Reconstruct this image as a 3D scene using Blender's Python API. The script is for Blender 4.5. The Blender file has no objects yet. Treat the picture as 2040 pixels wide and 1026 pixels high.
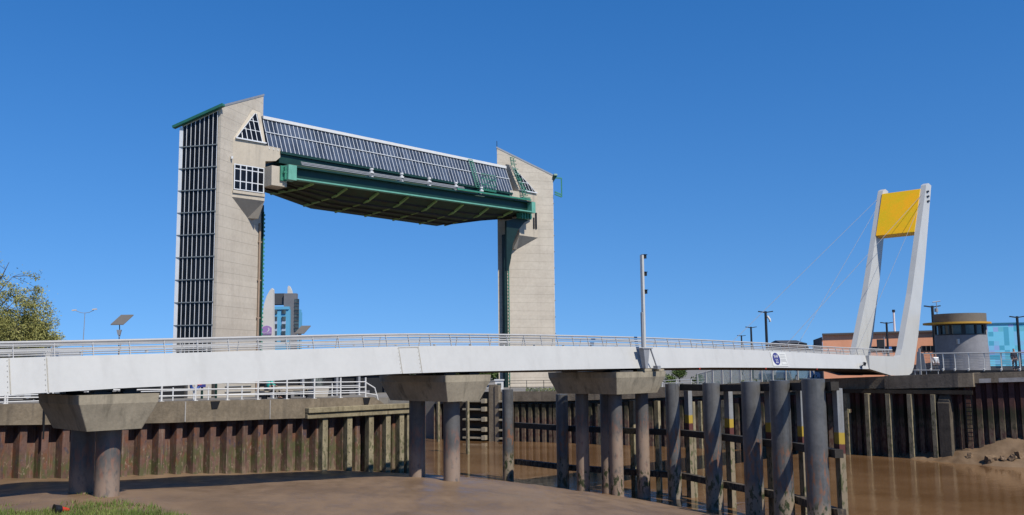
import bpy, bmesh, math, random
from mathutils import Vector, Matrix, noise

random.seed(7)
scene = bpy.context.scene
COL = scene.collection
rad = math.radians

# ------------------------------------------------------------------ camera numbers
F_PX, EYE = 1850.0, 1.7
PITCH = math.atan(212 / 1850); ROLL = rad(.57)
SN, CS = math.sin(rad(44)), math.cos(rad(44))      # river frame: t runs along the bridge, w upstream, z up
_cp, _sp = math.cos(PITCH), math.sin(PITCH)
FWD = Vector((0, _cp, _sp)); _U0 = Vector((0, -_sp, _cp)); _R0 = Vector((1, 0, 0))
CX = math.cos(ROLL) * _R0 - math.sin(ROLL) * _U0
CY = math.sin(ROLL) * _R0 + math.cos(ROLL) * _U0
ORG = Vector((0, 0, EYE))

def W(t, w, z=0.0):
    return Vector((t * SN - w * CS, t * CS + w * SN, z))
def R(p):
    return (p[0] * SN + p[1] * CS, -p[0] * CS + p[1] * SN, p[2])
def ray(px, py):
    return FWD + CX * ((px - 1020) / F_PX) - CY * ((py - 513) / F_PX)
def at_w(px, py, w):
    d = ray(px, py); k = w / (-d.x * CS + d.y * SN); return R(ORG + d * k)
def at_t(px, py, t):
    d = ray(px, py); k = t / (d.x * SN + d.y * CS); return R(ORG + d * k)
def at_z(px, py, z):
    d = ray(px, py); k = (z - EYE) / d.z; return R(ORG + d * k)
def at_Y(px, py, Y):
    d = ray(px, py); return R(ORG + d * (Y / d.y))
def interp(pts, x):
    if x <= pts[0][0]: return pts[0][1]
    for (a, b), (c, d) in zip(pts, pts[1:]):
        if x <= c: return b + (d - b) * (x - a) / (c - a)
    return pts[-1][1]
def lerp(a, b, k): return a + (b - a) * k

# ------------------------------------------------------------------ materials
MATS = {}
ALB = .66      # all albedos are written for a weaker sun
def new_mat(name):
    m = bpy.data.materials.new(name); m.use_nodes = True
    nt = m.node_tree; nt.nodes.clear()
    out = nt.nodes.new('ShaderNodeOutputMaterial'); b = nt.nodes.new('ShaderNodeBsdfPrincipled')
    nt.links.new(b.outputs[0], out.inputs[0])
    return m, nt, b
def nnoise(nt, vec, scale, detail=4, rough=.6):
    n = nt.nodes.new('ShaderNodeTexNoise'); n.inputs['Scale'].default_value = scale
    n.inputs['Detail'].default_value = detail; n.inputs['Roughness'].default_value = rough
    nt.links.new(vec, n.inputs['Vector']); return n.outputs['Fac']
def nmath(nt, op, a, b=None, clamp=False):
    n = nt.nodes.new('ShaderNodeMath'); n.operation = op; n.use_clamp = clamp
    for i, v in enumerate((a, b)):
        if v is None: continue
        if isinstance(v, (int, float)): n.inputs[i].default_value = v
        else: nt.links.new(v, n.inputs[i])
    return n.outputs[0]
def nrange(nt, v, a, b, c=0.0, d=1.0):
    n = nt.nodes.new('ShaderNodeMapRange'); n.interpolation_type = 'SMOOTHSTEP'
    nt.links.new(v, n.inputs[0])
    for i, q in enumerate((a, b, c, d)): n.inputs[i + 1].default_value = q
    return n.outputs[0]
def nmix(nt, fac, a, b):
    n = nt.nodes.new('ShaderNodeMix'); n.data_type = 'RGBA'
    if isinstance(fac, (int, float)): n.inputs[0].default_value = fac
    else: nt.links.new(fac, n.inputs[0])
    for i, v in ((6, a), (7, b)):
        if isinstance(v, (tuple, list)): n.inputs[i].default_value = (*[q * ALB for q in v[:3]], 1)
        else: nt.links.new(v, n.inputs[i])
    return n.outputs[2]
def vscale(nt, vec, s):
    n = nt.nodes.new('ShaderNodeVectorMath'); n.operation = 'MULTIPLY'
    nt.links.new(vec, n.inputs[0]); n.inputs[1].default_value = s; return n.outputs[0]

def mat(name, base, var=.18, scale=1.2, rough=.6, metal=0.0, spec=.4, bump=0.0, bscale=8.0,
        streak=None, layers=(), coat=0.0):
    """weathered surface: two-scale mottling, vertical run-off streaks, and height bands (tide marks, algae, rust)"""
    if name in MATS: return MATS[name]
    m, nt, b = new_mat(name)
    g = nt.nodes.new('ShaderNodeNewGeometry'); pos = g.outputs['Position']
    n1 = nnoise(nt, pos, scale, 6); n2 = nnoise(nt, pos, scale * 7.3, 4)
    k = nmath(nt, 'ADD', nmath(nt, 'MULTIPLY', n1, .65), nmath(nt, 'MULTIPLY', n2, .35))
    k = nrange(nt, k, .3, .7)
    dark = tuple(c * (1 - var) for c in base); lite = tuple(min(1, c * (1 + var * .7)) for c in base)
    col = nmix(nt, k, dark, lite)
    if streak:
        c, amt, sc = streak
        s = nnoise(nt, vscale(nt, pos, (sc, sc, sc * .07)), 1.0, 5, .65)
        f = nmath(nt, 'MULTIPLY', nrange(nt, s, .5, .72), amt)
        col = nmix(nt, f, col, c)
    if layers:
        sep = nt.nodes.new('ShaderNodeSeparateXYZ'); nt.links.new(pos, sep.inputs[0])
        for L in layers:
            nz = nnoise(nt, vscale(nt, pos, L.get('nv', (1, 1, .5))), L.get('ns', 2.0), 5, .65)
            h = nmath(nt, 'ADD', sep.outputs[2], nmath(nt, 'MULTIPLY', nmath(nt, 'SUBTRACT', nz, .5), L.get('dist', 1.0)))
            f = nrange(nt, h, L['z0'], L['z1'])
            if 'top' in L: f = nmath(nt, 'MULTIPLY', f, nrange(nt, h, L['top'] - L.get('soft', .3), L['top']))
            n3 = nnoise(nt, vscale(nt, pos, L.get('nv', (1, 1, .5))), L.get('ns', 2.0) * 1.7 + 3, 4)
            f = nmath(nt, 'MULTIPLY', f, nrange(nt, n3, L.get('lo', .35), L.get('hi', .55), 0, L.get('amt', 1)))
            col = nmix(nt, f, col, L['c'])
    nt.links.new(col, b.inputs['Base Color'])
    b.inputs['Roughness'].default_value = rough; b.inputs['Metallic'].default_value = metal
    b.inputs['Specular IOR Level'].default_value = spec
    b.inputs['Coat Weight'].default_value = coat
    if bump:
        bp = nt.nodes.new('ShaderNodeBump'); bp.inputs['Strength'].default_value = bump; bp.inputs['Distance'].default_value = .05
        nt.links.new(nnoise(nt, pos, bscale, 6, .65), bp.inputs['Height']); nt.links.new(bp.outputs[0], b.inputs['Normal'])
    MATS[name] = m
    return m

WHITE = mat('white paint', (.635, .63, .60), .05, .6, .35, spec=.4, streak=((.50, .49, .46), .32, 1.4))
RAILW = mat('white railing paint', (.78, .78, .77), .06, 2, .4)
RAILB = mat('brushed handrail', (.56, .55, .53), .08, 2, .35, spec=.5)
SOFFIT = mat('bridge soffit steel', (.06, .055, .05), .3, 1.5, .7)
SEAM = mat('seam sealant', (.50, .47, .40), .3, 6, .8)
TOWERC = mat('tower concrete', (.60, .525, .42), .10, .35, .85, spec=.25, bump=.12, bscale=12,
             streak=((.31, .28, .24), .45, 1.3))
JOINT = mat('panel joint shadow gap', (.22, .20, .17), .2, 3, .9)
CAPC = mat('pier concrete', (.42, .365, .27), .22, 1.0, .88, spec=.2, bump=.2, bscale=9, streak=((.17, .15, .11), .7, 2.2))
QUAYC = mat('quay concrete', (.25, .205, .15), .34, .9, .92, spec=.2, bump=.45, bscale=7,
            streak=((.10, .085, .07), .7, 1.6))
QUAYPALE = mat('pale mortar band', (.42, .40, .38), .3, 1.6, .9, bump=.2)
GREEND = mat('dark green steel', (.006, .042, .029), .3, 1.2, .45, spec=.4)
GREENDD = mat('shade darkened green steel', (.006, .026, .02), .3, 1.2, .5)  # darker copy of the green; shade on the recessed gate guide is in its colour
GREENM = mat('green steel', (.055, .27, .18), .2, 1.5, .45, spec=.4)
GREENL = mat('pale green steel', (.17, .46, .35), .15, 1.5, .45)
HULL = mat('gate underside plate', (.050, .085, .046), .35, .9, .75, streak=((.09, .04, .02), .5, 1))
RIBY = mat('olive gate rib', (.36, .52, .17), .25, 1.5, .7)
MULL = mat('aluminium mullion', (.80, .82, .84), .06, 2, .35, spec=.5)
YELLOW = mat('yellow counterweight paint', (1.42, .65, .010), .05, .6, .4)
PILE = mat('coated steel pile', (.13, .13, .13), .3, 1.0, .42, spec=.45, streak=((.035, .033, .03), .6, 3), layers=[
    dict(c=(.25, .12, .07), z0=-1.6, z1=-2.4, top=-5.0, soft=.8, dist=2.6, ns=.8, nv=(1.3, 1.3, .4), lo=.49, hi=.62),
    dict(c=(.33, .27, .20), z0=-3.9, z1=-4.6, dist=1.0, ns=1.2, lo=.2, hi=.4, amt=.85),
    dict(c=(.03, .05, .018), z0=-3.9, z1=-4.3, top=-5.6, dist=1.2, ns=1.1, lo=.5, hi=.58, amt=.95)])
def column_mat(name, o):
    return mat(name, (.125, .122, .12), .25, .9, .5, spec=.35, streak=((.23, .21, .19), .4, 3), layers=[
    dict(c=(.25, .135, .10), z0=o + 1.3, z1=o + .4, dist=1.6, ns=.9, nv=(1.4, 1.4, .45), lo=.46, hi=.62, amt=.95),
    dict(c=(.36, .265, .20), z0=o + .5, z1=o - .7, dist=1.6, ns=1.1, lo=.25, hi=.5, amt=.9),
    dict(c=(.035, .05, .018), z0=o - 2.2, z1=o - 2.5, top=o - 3.4, dist=1.4, ns=1.1, lo=.5, hi=.56, amt=.95)])
COLUMN_DRY, COLUMN_MID, COLUMN_WET = column_mat('mud bank column steel', -1.7), column_mat('bank edge column steel', -2.2), column_mat('river column steel', -2.0)
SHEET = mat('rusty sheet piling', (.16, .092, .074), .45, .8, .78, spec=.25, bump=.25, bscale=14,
            streak=((.17, .085, .055), .7, 3.4), layers=[
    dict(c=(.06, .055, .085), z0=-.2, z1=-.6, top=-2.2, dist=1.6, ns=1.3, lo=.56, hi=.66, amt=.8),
    dict(c=(.20, .08, .045), z0=-.6, z1=-1.2, top=-2.6, dist=1.6, ns=.8, nv=(1, 1, .4), lo=.48, hi=.66, amt=.85),
    dict(c=(.085, .11, .035), z0=-1.5, z1=-2.4, dist=1.5, ns=1.0, lo=.38, hi=.62, amt=.75),
    dict(c=(.34, .27, .21), z0=6, z1=5, dist=.1, ns=1.2, nv=(3, 3, .14), lo=.56, hi=.70, amt=.6),
    dict(c=(.33, .25, .18), z0=-1.4, z1=-2.4, dist=1.5, ns=2.6, lo=.60, hi=.66, amt=.8),
    dict(c=(.24, .18, .12), z0=-2.7, z1=-3.6, dist=.9, ns=1.3, lo=.40, hi=.62, amt=.8)])
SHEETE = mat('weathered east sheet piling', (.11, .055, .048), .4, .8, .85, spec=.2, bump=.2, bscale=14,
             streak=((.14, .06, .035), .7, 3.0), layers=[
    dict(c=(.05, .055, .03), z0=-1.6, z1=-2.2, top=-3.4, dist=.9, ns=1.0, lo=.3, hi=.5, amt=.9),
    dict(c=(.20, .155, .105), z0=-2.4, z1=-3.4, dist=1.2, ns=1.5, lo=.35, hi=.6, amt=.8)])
TIMBER = mat('weathered fender timber', (.34, .29, .19), .35, 1.6, .9, spec=.2, bump=.3, bscale=18,
             streak=((.13, .10, .06), .7, 4), layers=[
    dict(c=(.10, .11, .05), z0=-1.6, z1=-2.6, dist=1.4, ns=1.4, lo=.48, hi=.62, amt=.8)])
TIMBERD = mat('dark wet timber', (.075, .058, .040), .4, 1.5, .85, spec=.25, bump=.3, bscale=14)
WALER = mat('dark waler timber', (.04, .034, .028), .4, 1.5, .85, bump=.3, bscale=14, layers=[
    dict(c=(.20, .15, .10), z0=-3.6, z1=-4.2, dist=.6, ns=1.5, lo=.45, hi=.6, amt=.7)])
GAUGE = mat('painted fender board', (.30, .31, .32), .2, 1.5, .8, streak=((.17, .15, .12), .5, 4), layers=[
    dict(c=(.50, .34, .04), z0=-1.25, z1=-1.32, top=-1.75, soft=.08, dist=.12, lo=.1, hi=.2),
    dict(c=(.12, .035, .03), z0=-1.72, z1=-1.78, top=-2.15, soft=.08, dist=.12, lo=.1, hi=.2),
    dict(c=(.30, .24, .16), z0=-2.1, z1=-2.2, dist=.3, lo=.1, hi=.2),
    dict(c=(.10, .11, .045), z0=-2.3, z1=-3.0, dist=1.4, lo=.5, hi=.6)])
BLACK = mat('black metal', (.012, .012, .013), .2, 2, .5)
DARKPOST = mat('dark lamp post paint', (.016, .018, .022), .2, 2, .5)
GREYM = mat('grey metal', (.33, .34, .36), .12, 2, .45, spec=.5)
GREYD = mat('dark grey cladding', (.075, .078, .085), .12, .6, .7)
GREYL = mat('mid grey render', (.20, .20, .215), .12, .5, .8)
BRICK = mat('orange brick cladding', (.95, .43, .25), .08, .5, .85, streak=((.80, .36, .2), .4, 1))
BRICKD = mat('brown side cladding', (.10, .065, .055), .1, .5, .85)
BLUEL = mat('light blue cladding', (.13, .46, .72), .06, .3, .7)
CREAM = mat('cream render', (.72, .69, .63), .06, .3, .8)
PURPLE = mat('purple sign face', (.40, .23, .52), .06, .6, .6)
SIGNW = mat('white sign face', (.74, .75, .72), .03, 1, .6)
NAVY = mat('navy sign print', (.035, .04, .22), .05, 2, .6)
PRINT = mat('grey sign print', (.38, .39, .40), .05, 2, .7)
PALEBRICK = mat('beige cladding panel', (.52, .48, .42), .10, .8, .85, streak=((.40, .36, .31), .4, 2))
CANOPY = mat('ochre canopy', (.62, .33, .03), .08, 1, .6)
PARAPET = mat('brown grey parapet', (.19, .165, .135), .15, .8, .8)
TOWERG = mat('control building render', (.28, .28, .30), .2, .6, .8, spec=.2, streak=((.22, .22, .24), .5, 1.2))
RED = mat('red plastic', (.65, .05, .025), .1, 4, .5)
SILVER = mat('silver car paint', (.42, .45, .48), .05, 2, .25, metal=.3, spec=.5)
BLUECAR = mat('pale blue car paint', (.16, .30, .46), .05, 2, .25, spec=.5)
DARKCAR = mat('dark car paint', (.03, .032, .04), .05, 2, .25, spec=.5)
WHITECAR = mat('white vehicle paint', (.78, .78, .77), .03, 2, .3, spec=.5)
TYRE = mat('tyre rubber', (.02, .02, .02), .2, 6, .9)
TEAL = mat('teal jacket cloth', (.03, .55, .45), .15, 12, .9)
TROUSER = mat('dark trouser cloth', (.03, .03, .04), .2, 12, .9)
SKIN = mat('skin', (.50, .29, .21), .08, 10, .6)
HAIR = mat('brown hair', (.07, .04, .025), .2, 20, .7)
BENCHW = mat('pale bench timber', (.42, .37, .30), .2, 4, .8)
BARK = mat('grey bark', (.14, .115, .09), .3, 5, .9)
SOLAR = mat('solar panel underside', (.17, .155, .14), .08, 2, .7)
LAMPW = mat('lamp glass', (.62, .56, .50), .05, 2, .3)

def leafmat(name, c1, c2):
    m, nt, b = new_mat(name)
    g = nt.nodes.new('ShaderNodeNewGeometry')
    r = nt.nodes.new('ShaderNodeObjectInfo')
    n = nnoise(nt, g.outputs['Position'], .9, 3)
    wn = nt.nodes.new('ShaderNodeTexWhiteNoise'); wn.noise_dimensions = '3D'
    sn = nt.nodes.new('ShaderNodeVectorMath'); sn.operation = 'SNAP'
    nt.links.new(g.outputs['Position'], sn.inputs[0]); sn.inputs[1].default_value = (.23, .23, .23)
    nt.links.new(sn.outputs[0], wn.inputs['Vector'])
    k = nmath(nt, 'ADD', nmath(nt, 'MULTIPLY', nrange(nt, n, .35, .65), .6), nmath(nt, 'MULTIPLY', wn.outputs['Value'], .4))
    nt.links.new(nmix(nt, k, c1, c2), b.inputs['Base Color'])
    b.inputs['Roughness'].default_value = .65; b.inputs['Specular IOR Level'].default_value = .25
    b.inputs['Transmission Weight'].default_value = 0
    b.inputs['Subsurface Weight'].default_value = 0
    MATS[name] = m; return m
LEAFOLIVE = leafmat('olive spring leaves', (.20, .20, .05), (.50, .48, .16))
LEAFGREEN = leafmat('green leaves', (.05, .09, .02), (.15, .22, .05))
LEAFDARK = leafmat('dark conifer leaves', (.012, .022, .010), (.035, .05, .02))
GRASSM = leafmat('bank grass', (.07, .13, .02), (.24, .28, .07))

def glass(name, c, rough=.08, spec=.5):
    m, nt, b = new_mat(name)
    g = nt.nodes.new('ShaderNodeNewGeometry')
    n = nnoise(nt, vscale(nt, g.outputs['Position'], (1, 1, .6)), 1.1, 3)
    nt.links.new(nmix(nt, nrange(nt, n, .35, .65), tuple(q * .55 for q in c), tuple(q * 1.5 for q in c)), b.inputs['Base Color'])
    b.inputs['Roughness'].default_value = rough; b.inputs['Specular IOR Level'].default_value = spec
    MATS[name] = m; return m
GLASSD = glass('dark stair glass', (.010, .012, .017), .12, .16)
def pane_glass(name, c, cell, rough, spec):
    m, nt, b = new_mat(name)
    tc = nt.nodes.new('ShaderNodeTexCoord'); sn = nt.nodes.new('ShaderNodeVectorMath'); sn.operation = 'SNAP'; sn.inputs[1].default_value = cell
    ad = nt.nodes.new('ShaderNodeVectorMath'); ad.operation = 'ADD'; ad.inputs[1].default_value = (.013, .017, .6)
    nt.links.new(tc.outputs['Object'], ad.inputs[0]); nt.links.new(ad.outputs[0], sn.inputs[0])
    w = nt.nodes.new('ShaderNodeTexWhiteNoise'); w.noise_dimensions = '3D'; nt.links.new(sn.outputs[0], w.inputs['Vector'])
    n = nnoise(nt, tc.outputs['Object'], .8, 3)
    k = nmath(nt, 'ADD', nmath(nt, 'MULTIPLY', w.outputs['Value'], .6), nmath(nt, 'MULTIPLY', nrange(nt, n, .3, .7), .4))
    nt.links.new(nmix(nt, k, tuple(q * .45 for q in c), tuple(q * 1.6 for q in c)), b.inputs['Base Color'])
    nt.links.new(nrange(nt, w.outputs['Value'], 0, 1, rough * .6, rough * 1.8), b.inputs['Roughness'])
    b.inputs['Specular IOR Level'].default_value = spec; MATS[name] = m; return m
GLASSB = pane_glass('blue grey roof glass', (.06, .078, .115), (.505, 99, 1.75), .12, .4)
GLASSW = glass('window glass', (.07, .09, .09), .08, .5)
GLASSC = glass('car glass', (.02, .025, .03), .05, .5)

def clear_glass(name, tint, alpha):
    m, nt, b = new_mat(name)
    b.inputs['Base Color'].default_value = (*tint, 1); b.inputs['Roughness'].default_value = .1
    b.inputs['Alpha'].default_value = alpha
    g = nt.nodes.new('ShaderNodeNewGeometry')
    n = nnoise(nt, g.outputs['Position'], 2, 3)
    nt.links.new(nrange(nt, n, .3, .7, alpha * .8, alpha * 1.2), b.inputs['Alpha'])
    MATS[name] = m; return m
PANEG = clear_glass('screen panel glass', (.22, .28, .27), .28)

def mosaic():
    m, nt, b = new_mat('blue mosaic cladding')
    tc = nt.nodes.new('ShaderNodeTexCoord')
    s = nt.nodes.new('ShaderNodeVectorMath'); s.operation = 'SNAP'; s.inputs[1].default_value = (.55, 50, .55)
    nt.links.new(tc.outputs['Object'], s.inputs[0])
    w = nt.nodes.new('ShaderNodeTexWhiteNoise'); w.noise_dimensions = '3D'; nt.links.new(s.outputs[0], w.inputs['Vector'])
    r = nt.nodes.new('ShaderNodeValToRGB'); r.color_ramp.interpolation = 'CONSTANT'
    cols = [(0, (.15, .50, .68)), (.42, (.06, .33, .47)), (.58, (.18, .45, .66)), (.72, (.11, .42, .52)), (.82, (.24, .36, .62)), (.90, (.15, .53, .70)), (.97, (.42, .24, .50))]
    e = r.color_ramp.elements
    e[0].position = 0; e[0].color = (*cols[0][1], 1); e[1].position = cols[1][0]; e[1].color = (*cols[1][1], 1)
    for p, c in cols[2:]:
        q = e.new(p); q.color = (*c, 1)
    nt.links.new(w.outputs['Value'], r.inputs[0]); nt.links.new(r.outputs[0], b.inputs['Base Color'])
    b.inputs['Roughness'].default_value = .6
    return m
MOSAIC = mosaic()

def water_mat():
    m, nt, b = new_mat('silty river water')
    g = nt.nodes.new('ShaderNodeNewGeometry'); pos = g.outputs['Position']
    n = nnoise(nt, vscale(nt, pos, (.35, .35, 1)), .35, 4)
    nt.links.new(nmix(nt, nrange(nt, n, .35, .68), (.185, .098, .042), (.27, .155, .075)), b.inputs['Base Color'])
    b.inputs['Roughness'].default_value = .07; b.inputs['IOR'].default_value = 1.33
    b.inputs['Specular IOR Level'].default_value = .42
    rot = nt.nodes.new('ShaderNodeVectorRotate'); rot.rotation_type = 'Z_AXIS'; rot.inputs['Angle'].default_value = rad(-30)
    nt.links.new(pos, rot.inputs['Vector'])
    h = nnoise(nt, vscale(nt, rot.outputs[0], (.55, 2.0, 1)), 1.0, 5, .6)
    h2 = nnoise(nt, vscale(nt, rot.outputs[0], (.08, .22, 1)), 1.0, 3, .5)
    bp = nt.nodes.new('ShaderNodeBump'); bp.inputs['Strength'].default_value = .45; bp.inputs['Distance'].default_value = .05
    nt.links.new(nmath(nt, 'MULTIPLY', h, nrange(nt, h2, .35, .65, .25, 1)), bp.inputs['Height']); nt.links.new(bp.outputs[0], b.inputs['Normal'])
    return m
WATER = water_mat()

def mud_mat(name, c1, c2, r0, r1, bump):
    m, nt, b = new_mat(name)
    g = nt.nodes.new('ShaderNodeNewGeometry'); pos = g.outputs['Position']
    n = nnoise(nt, pos, .25, 6); n2 = nnoise(nt, vscale(nt, pos, (1, .5, 1)), 1.3, 5)
    k = nmath(nt, 'ADD', nmath(nt, 'MULTIPLY', n, .6), nmath(nt, 'MULTIPLY', n2, .4))
    nt.links.new(nmix(nt, nrange(nt, k, .35, .65), c1, c2), b.inputs['Base Color'])
    nt.links.new(nrange(nt, n2, .3, .7, r0, r1), b.inputs['Roughness'])
    b.inputs['Specular IOR Level'].default_value = .3
    bp = nt.nodes.new('ShaderNodeBump'); bp.inputs['Strength'].default_value = bump; bp.inputs['Distance'].default_value = .06
    nt.links.new(nnoise(nt, pos, 2.2, 7, .62), bp.inputs['Height']); nt.links.new(bp.outputs[0], b.inputs['Normal'])
    return m
MUD = mud_mat('wet river mud', (.20, .128, .074), (.285, .19, .116), .34, .62, .4)
MUDE = mud_mat('lumpy bank mud', (.165, .103, .057), (.26, .175, .105), .6, .85, .6)
GROUND = mat('quay paving', (.26, .24, .21), .2, .5, .9, bump=.1)

# ------------------------------------------------------------------ mesh builder (river frame by default)
class MB:
    def __init__(s, frame=W): s.v = []; s.f = []; s.sm = []; s.fr = frame; s.mi = []; s.cm = 0
    def p(s, q): return s.fr(*q)
    def add(s, pts, faces, smooth=False):
        o = len(s.v); s.v += [s.p(q) for q in pts]
        for f in faces: s.f.append([o + i for i in f]); s.sm.append(smooth); s.mi.append(s.cm)
    def box(s, a0, a1, b0, b1, c0, c1):
        s.add([(a, b, c) for c in (c0, c1) for b in (b0, b1) for a in (a0, a1)],
              [(0, 2, 3, 1), (4, 5, 7, 6), (0, 1, 5, 4), (1, 3, 7, 5), (3, 2, 6, 7), (2, 0, 4, 6)])
    def loft(s, rings, cap=True, smooth=False, closed=True):
        n = len(rings[0]); pts = [q for r in rings for q in r]; fs = []
        for i in range(len(rings) - 1):
            for j in range(n if closed else n - 1):
                k = (j + 1) % n
                fs.append((i * n + j, i * n + k, (i + 1) * n + k, (i + 1) * n + j))
        s.add(pts, fs, smooth)
        if cap and closed:
            s.add(list(rings[0])[::-1], [tuple(range(n))]); s.add(rings[-1], [tuple(range(n))])
    def prism_tz(s, poly, w0, w1): s.loft([[(t, w0, z) for t, z in poly], [(t, w1, z) for t, z in poly]])
    def prism_tw(s, poly, z0, z1): s.loft([[(t, w, z0) for t, w in poly], [(t, w, z1) for t, w in poly]])
    def cyl(s, t, w, z0, z1, r, n=20, r1=None, cap=True):
        r1 = r if r1 is None else r1
        s.loft([[(t + q * math.cos(2 * math.pi * i / n), w + q * math.sin(2 * math.pi * i / n), z) for i in range(n)]
                for q, z in ((r, z0), (r1, z1))], cap, True)
    def beam(s, a, b, wd, ht, up=Vector((0, 0, 1))):
        """rectangular bar between two frame points"""
        A, B = s.p(a), s.p(b); d = (B - A).normalized(); x = d.cross(up)
        if x.length < 1e-4: x = d.cross(Vector((0, 1, 0)))
        x.normalize(); y = x.cross(d).normalized(); x *= wd / 2; y *= ht / 2
        fr = s.fr; s.fr = lambda *q: Vector(q)
        s.loft([[tuple(P - x - y), tuple(P + x - y), tuple(P + x + y), tuple(P - x + y)] for P in (A, B)]); s.fr = fr
    def tube(s, pts, r, n=8, r1=None, cap=True):
        P = [s.p(q) for q in pts]; rings = []; L = len(P)
        ref = Vector((0, 0, 1))
        for i, q in enumerate(P):
            d = (P[min(i + 1, L - 1)] - P[max(i - 1, 0)]).normalized()
            x = d.cross(ref)
            if x.length < .05: x = d.cross(Vector((0, 1, 0)))
            x.normalize(); y = d.cross(x)
            rr = r if r1 is None else lerp(r, r1, i / (L - 1))
            rings.append([tuple(q + (x * math.cos(2 * math.pi * k / n) + y * math.sin(2 * math.pi * k / n)) * rr) for k in range(n)])
        fr = s.fr; s.fr = lambda *q: Vector(q); s.loft(rings, cap, True); s.fr = fr
    def build(s, name, m, parent=None, bevel=0.0, origin=None):
        me = bpy.data.meshes.new(name); ob = bpy.data.objects.new(name, me); COL.objects.link(ob)
        if parent is not None:
            M = WORLD[parent]; ob.parent = parent; WORLD[ob] = M
        else:
            if origin is None:
                o = Vector((sum(v.x for v in s.v) / len(s.v), sum(v.y for v in s.v) / len(s.v), min(v.z for v in s.v)))
            else: o = origin
            M = Matrix.Translation(o) @ Matrix.Rotation(rad(46), 4, 'Z')
            ob.location = o; ob.rotation_euler = (0, 0, rad(46)); WORLD[ob] = M
        Mi = M.inverted()
        me.from_pydata([Mi @ v for v in s.v], [], s.f)
        for p, q, k in zip(me.polygons, s.sm, s.mi): p.use_smooth = q; p.material_index = k
        for mm in (m if isinstance(m, (list, tuple)) else [m]): me.materials.append(mm)
        bm = bmesh.new(); bm.from_mesh(me); bmesh.ops.recalc_face_normals(bm, faces=bm.faces); bm.to_mesh(me); bm.free()
        if bevel:
            b = ob.modifiers.new('bevel', 'BEVEL'); b.width = bevel; b.segments = 2; b.limit_method = 'ANGLE'; b.angle_limit = rad(40)
        return ob
WORLD = {}
def tag(o, label=None, cat=None, group=None, kind=None):
    if label: o['label'] = label
    if cat: o['category'] = cat
    if group: o['group'] = group
    if kind: o['kind'] = kind
    return o
def thing(name, label, cat, loc, group=None, rz=46):
    e = bpy.data.objects.new(name, None); COL.objects.link(e); e.empty_display_size = .2
    o = W(*loc); e.location = o; e.rotation_euler = (0, 0, rad(rz))
    WORLD[e] = Matrix.Translation(o) @ Matrix.Rotation(rad(rz), 4, 'Z')
    return tag(e, label, cat, group)
def local(e):
    """frame function: coordinates in a thing's own axes"""
    M = WORLD[e]
    return lambda x, y, z=0.0: M @ Vector((x, y, z))
def copy_tree(o, parent=None):
    c = o.copy(); COL.objects.link(c)
    if parent is not None: c.parent = parent
    for ch in list(o.children): copy_tree(ch, c)
    return c
def text(s, size, m, parent, P, right, up, name='lettering', align='CENTER', ext=.004):
    cu = bpy.data.curves.new(name, 'FONT'); cu.body = s; cu.size = size; cu.align_x = align; cu.align_y = 'CENTER'; cu.extrude = ext
    cu.materials.append(m)
    o = bpy.data.objects.new(name, cu); COL.objects.link(o); bpy.context.view_layer.update()
    me = bpy.data.meshes.new_from_object(o.evaluated_get(bpy.context.evaluated_depsgraph_get())); bpy.data.objects.remove(o)
    if not me.materials: me.materials.append(m)
    o = bpy.data.objects.new(name, me); COL.objects.link(o)
    right = right.normalized(); nrm = right.cross(up).normalized(); up = nrm.cross(right)
    M = Matrix((right, up, nrm)).transposed().to_4x4(); M.translation = P
    o.parent = parent; o.matrix_local = WORLD[parent].inverted() @ M
    return o

# ================================================================== SETTING
ZW = -5.9
def mud_z(t, w):
    z = interp([(-40, -2.5), (10, -2.55), (13.4, -2.62), (18.4, -2.95), (29, -3.58), (33, -4.0), (38, -4.9), (43.2, -5.88), (47, -6.9)], t + max(0, 32 - w) * .32)
    if w < 20:
        k = max(0, min(1, (w - 3) / 17)) ** 1.2; k = lerp(k, 1, max(0, min(1, (t - 6) / 10))); z = lerp(.0, z, k)
    z -= .16 * max(0, min(1, (w - 35) / 5))
    z += .10 * noise.noise((t * .25, w * .25, 3)) + .035 * noise.noise((t * 1.1, w * 1.1, 8))
    return z
mb = MB(); nt_, nw_ = 150, 110
T = [-40 + 90 * i / nt_ for i in range(nt_ + 1)]; Wd = [-6 + 64 * j / nw_ for j in range(nw_ + 1)]
mb.add([(t, w, mud_z(t, w)) for w in Wd for t in T],
       [(j * (nt_ + 1) + i, j * (nt_ + 1) + i + 1, (j + 1) * (nt_ + 1) + i + 1, (j + 1) * (nt_ + 1) + i) for j in range(nw_) for i in range(nt_)], True)
tag(mb.build('mud_bank', MUD), kind='structure')

mb = MB(); mb.add([(30, -400, ZW), (140, -400, ZW), (140, 900, ZW), (30, 900, ZW)], [(0, 1, 2, 3)])
tag(mb.build('river_water', WATER), kind='structure')

te = lambda w: 75.0 if w > 25 else 75 + .2 * (25 - w)
EWALL = [(te(-80), -80), (75, 25), (75, 33), (74.2, 35.6), (71.0, 51), (68.3, 60.7), (66.6, 66.2), (64.1, 72.9)]
def zq(w):   # east quay level
    return interp([(-80, .95), (20, .80), (30, .45), (35, .25), (45, -.35), (60, -.98), (72, -1.1), (80, -1.2)], w)
def rmud_z(t, w):
    foot = interp([(-80, -2.4), (10, -2.7), (20.3, -3.5), (25.6, -4.95), (30.6, -5.75), (34, -6.3), (60, -6.8)], w)
    z = lerp(foot, ZW - 1.2, min(1, max(0, (te(w) + .2 - t) / 5.5)) ** .85)
    edge = max(0, 1 - abs(te(w) - t) / 8)
    return z + edge * (.30 * noise.noise((t * .6, w * .6, 1)) + .16 * noise.noise((t * 1.9, w * 1.9, 4)) + .07 * noise.noise((t * 5, w * 5, 2)))
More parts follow.
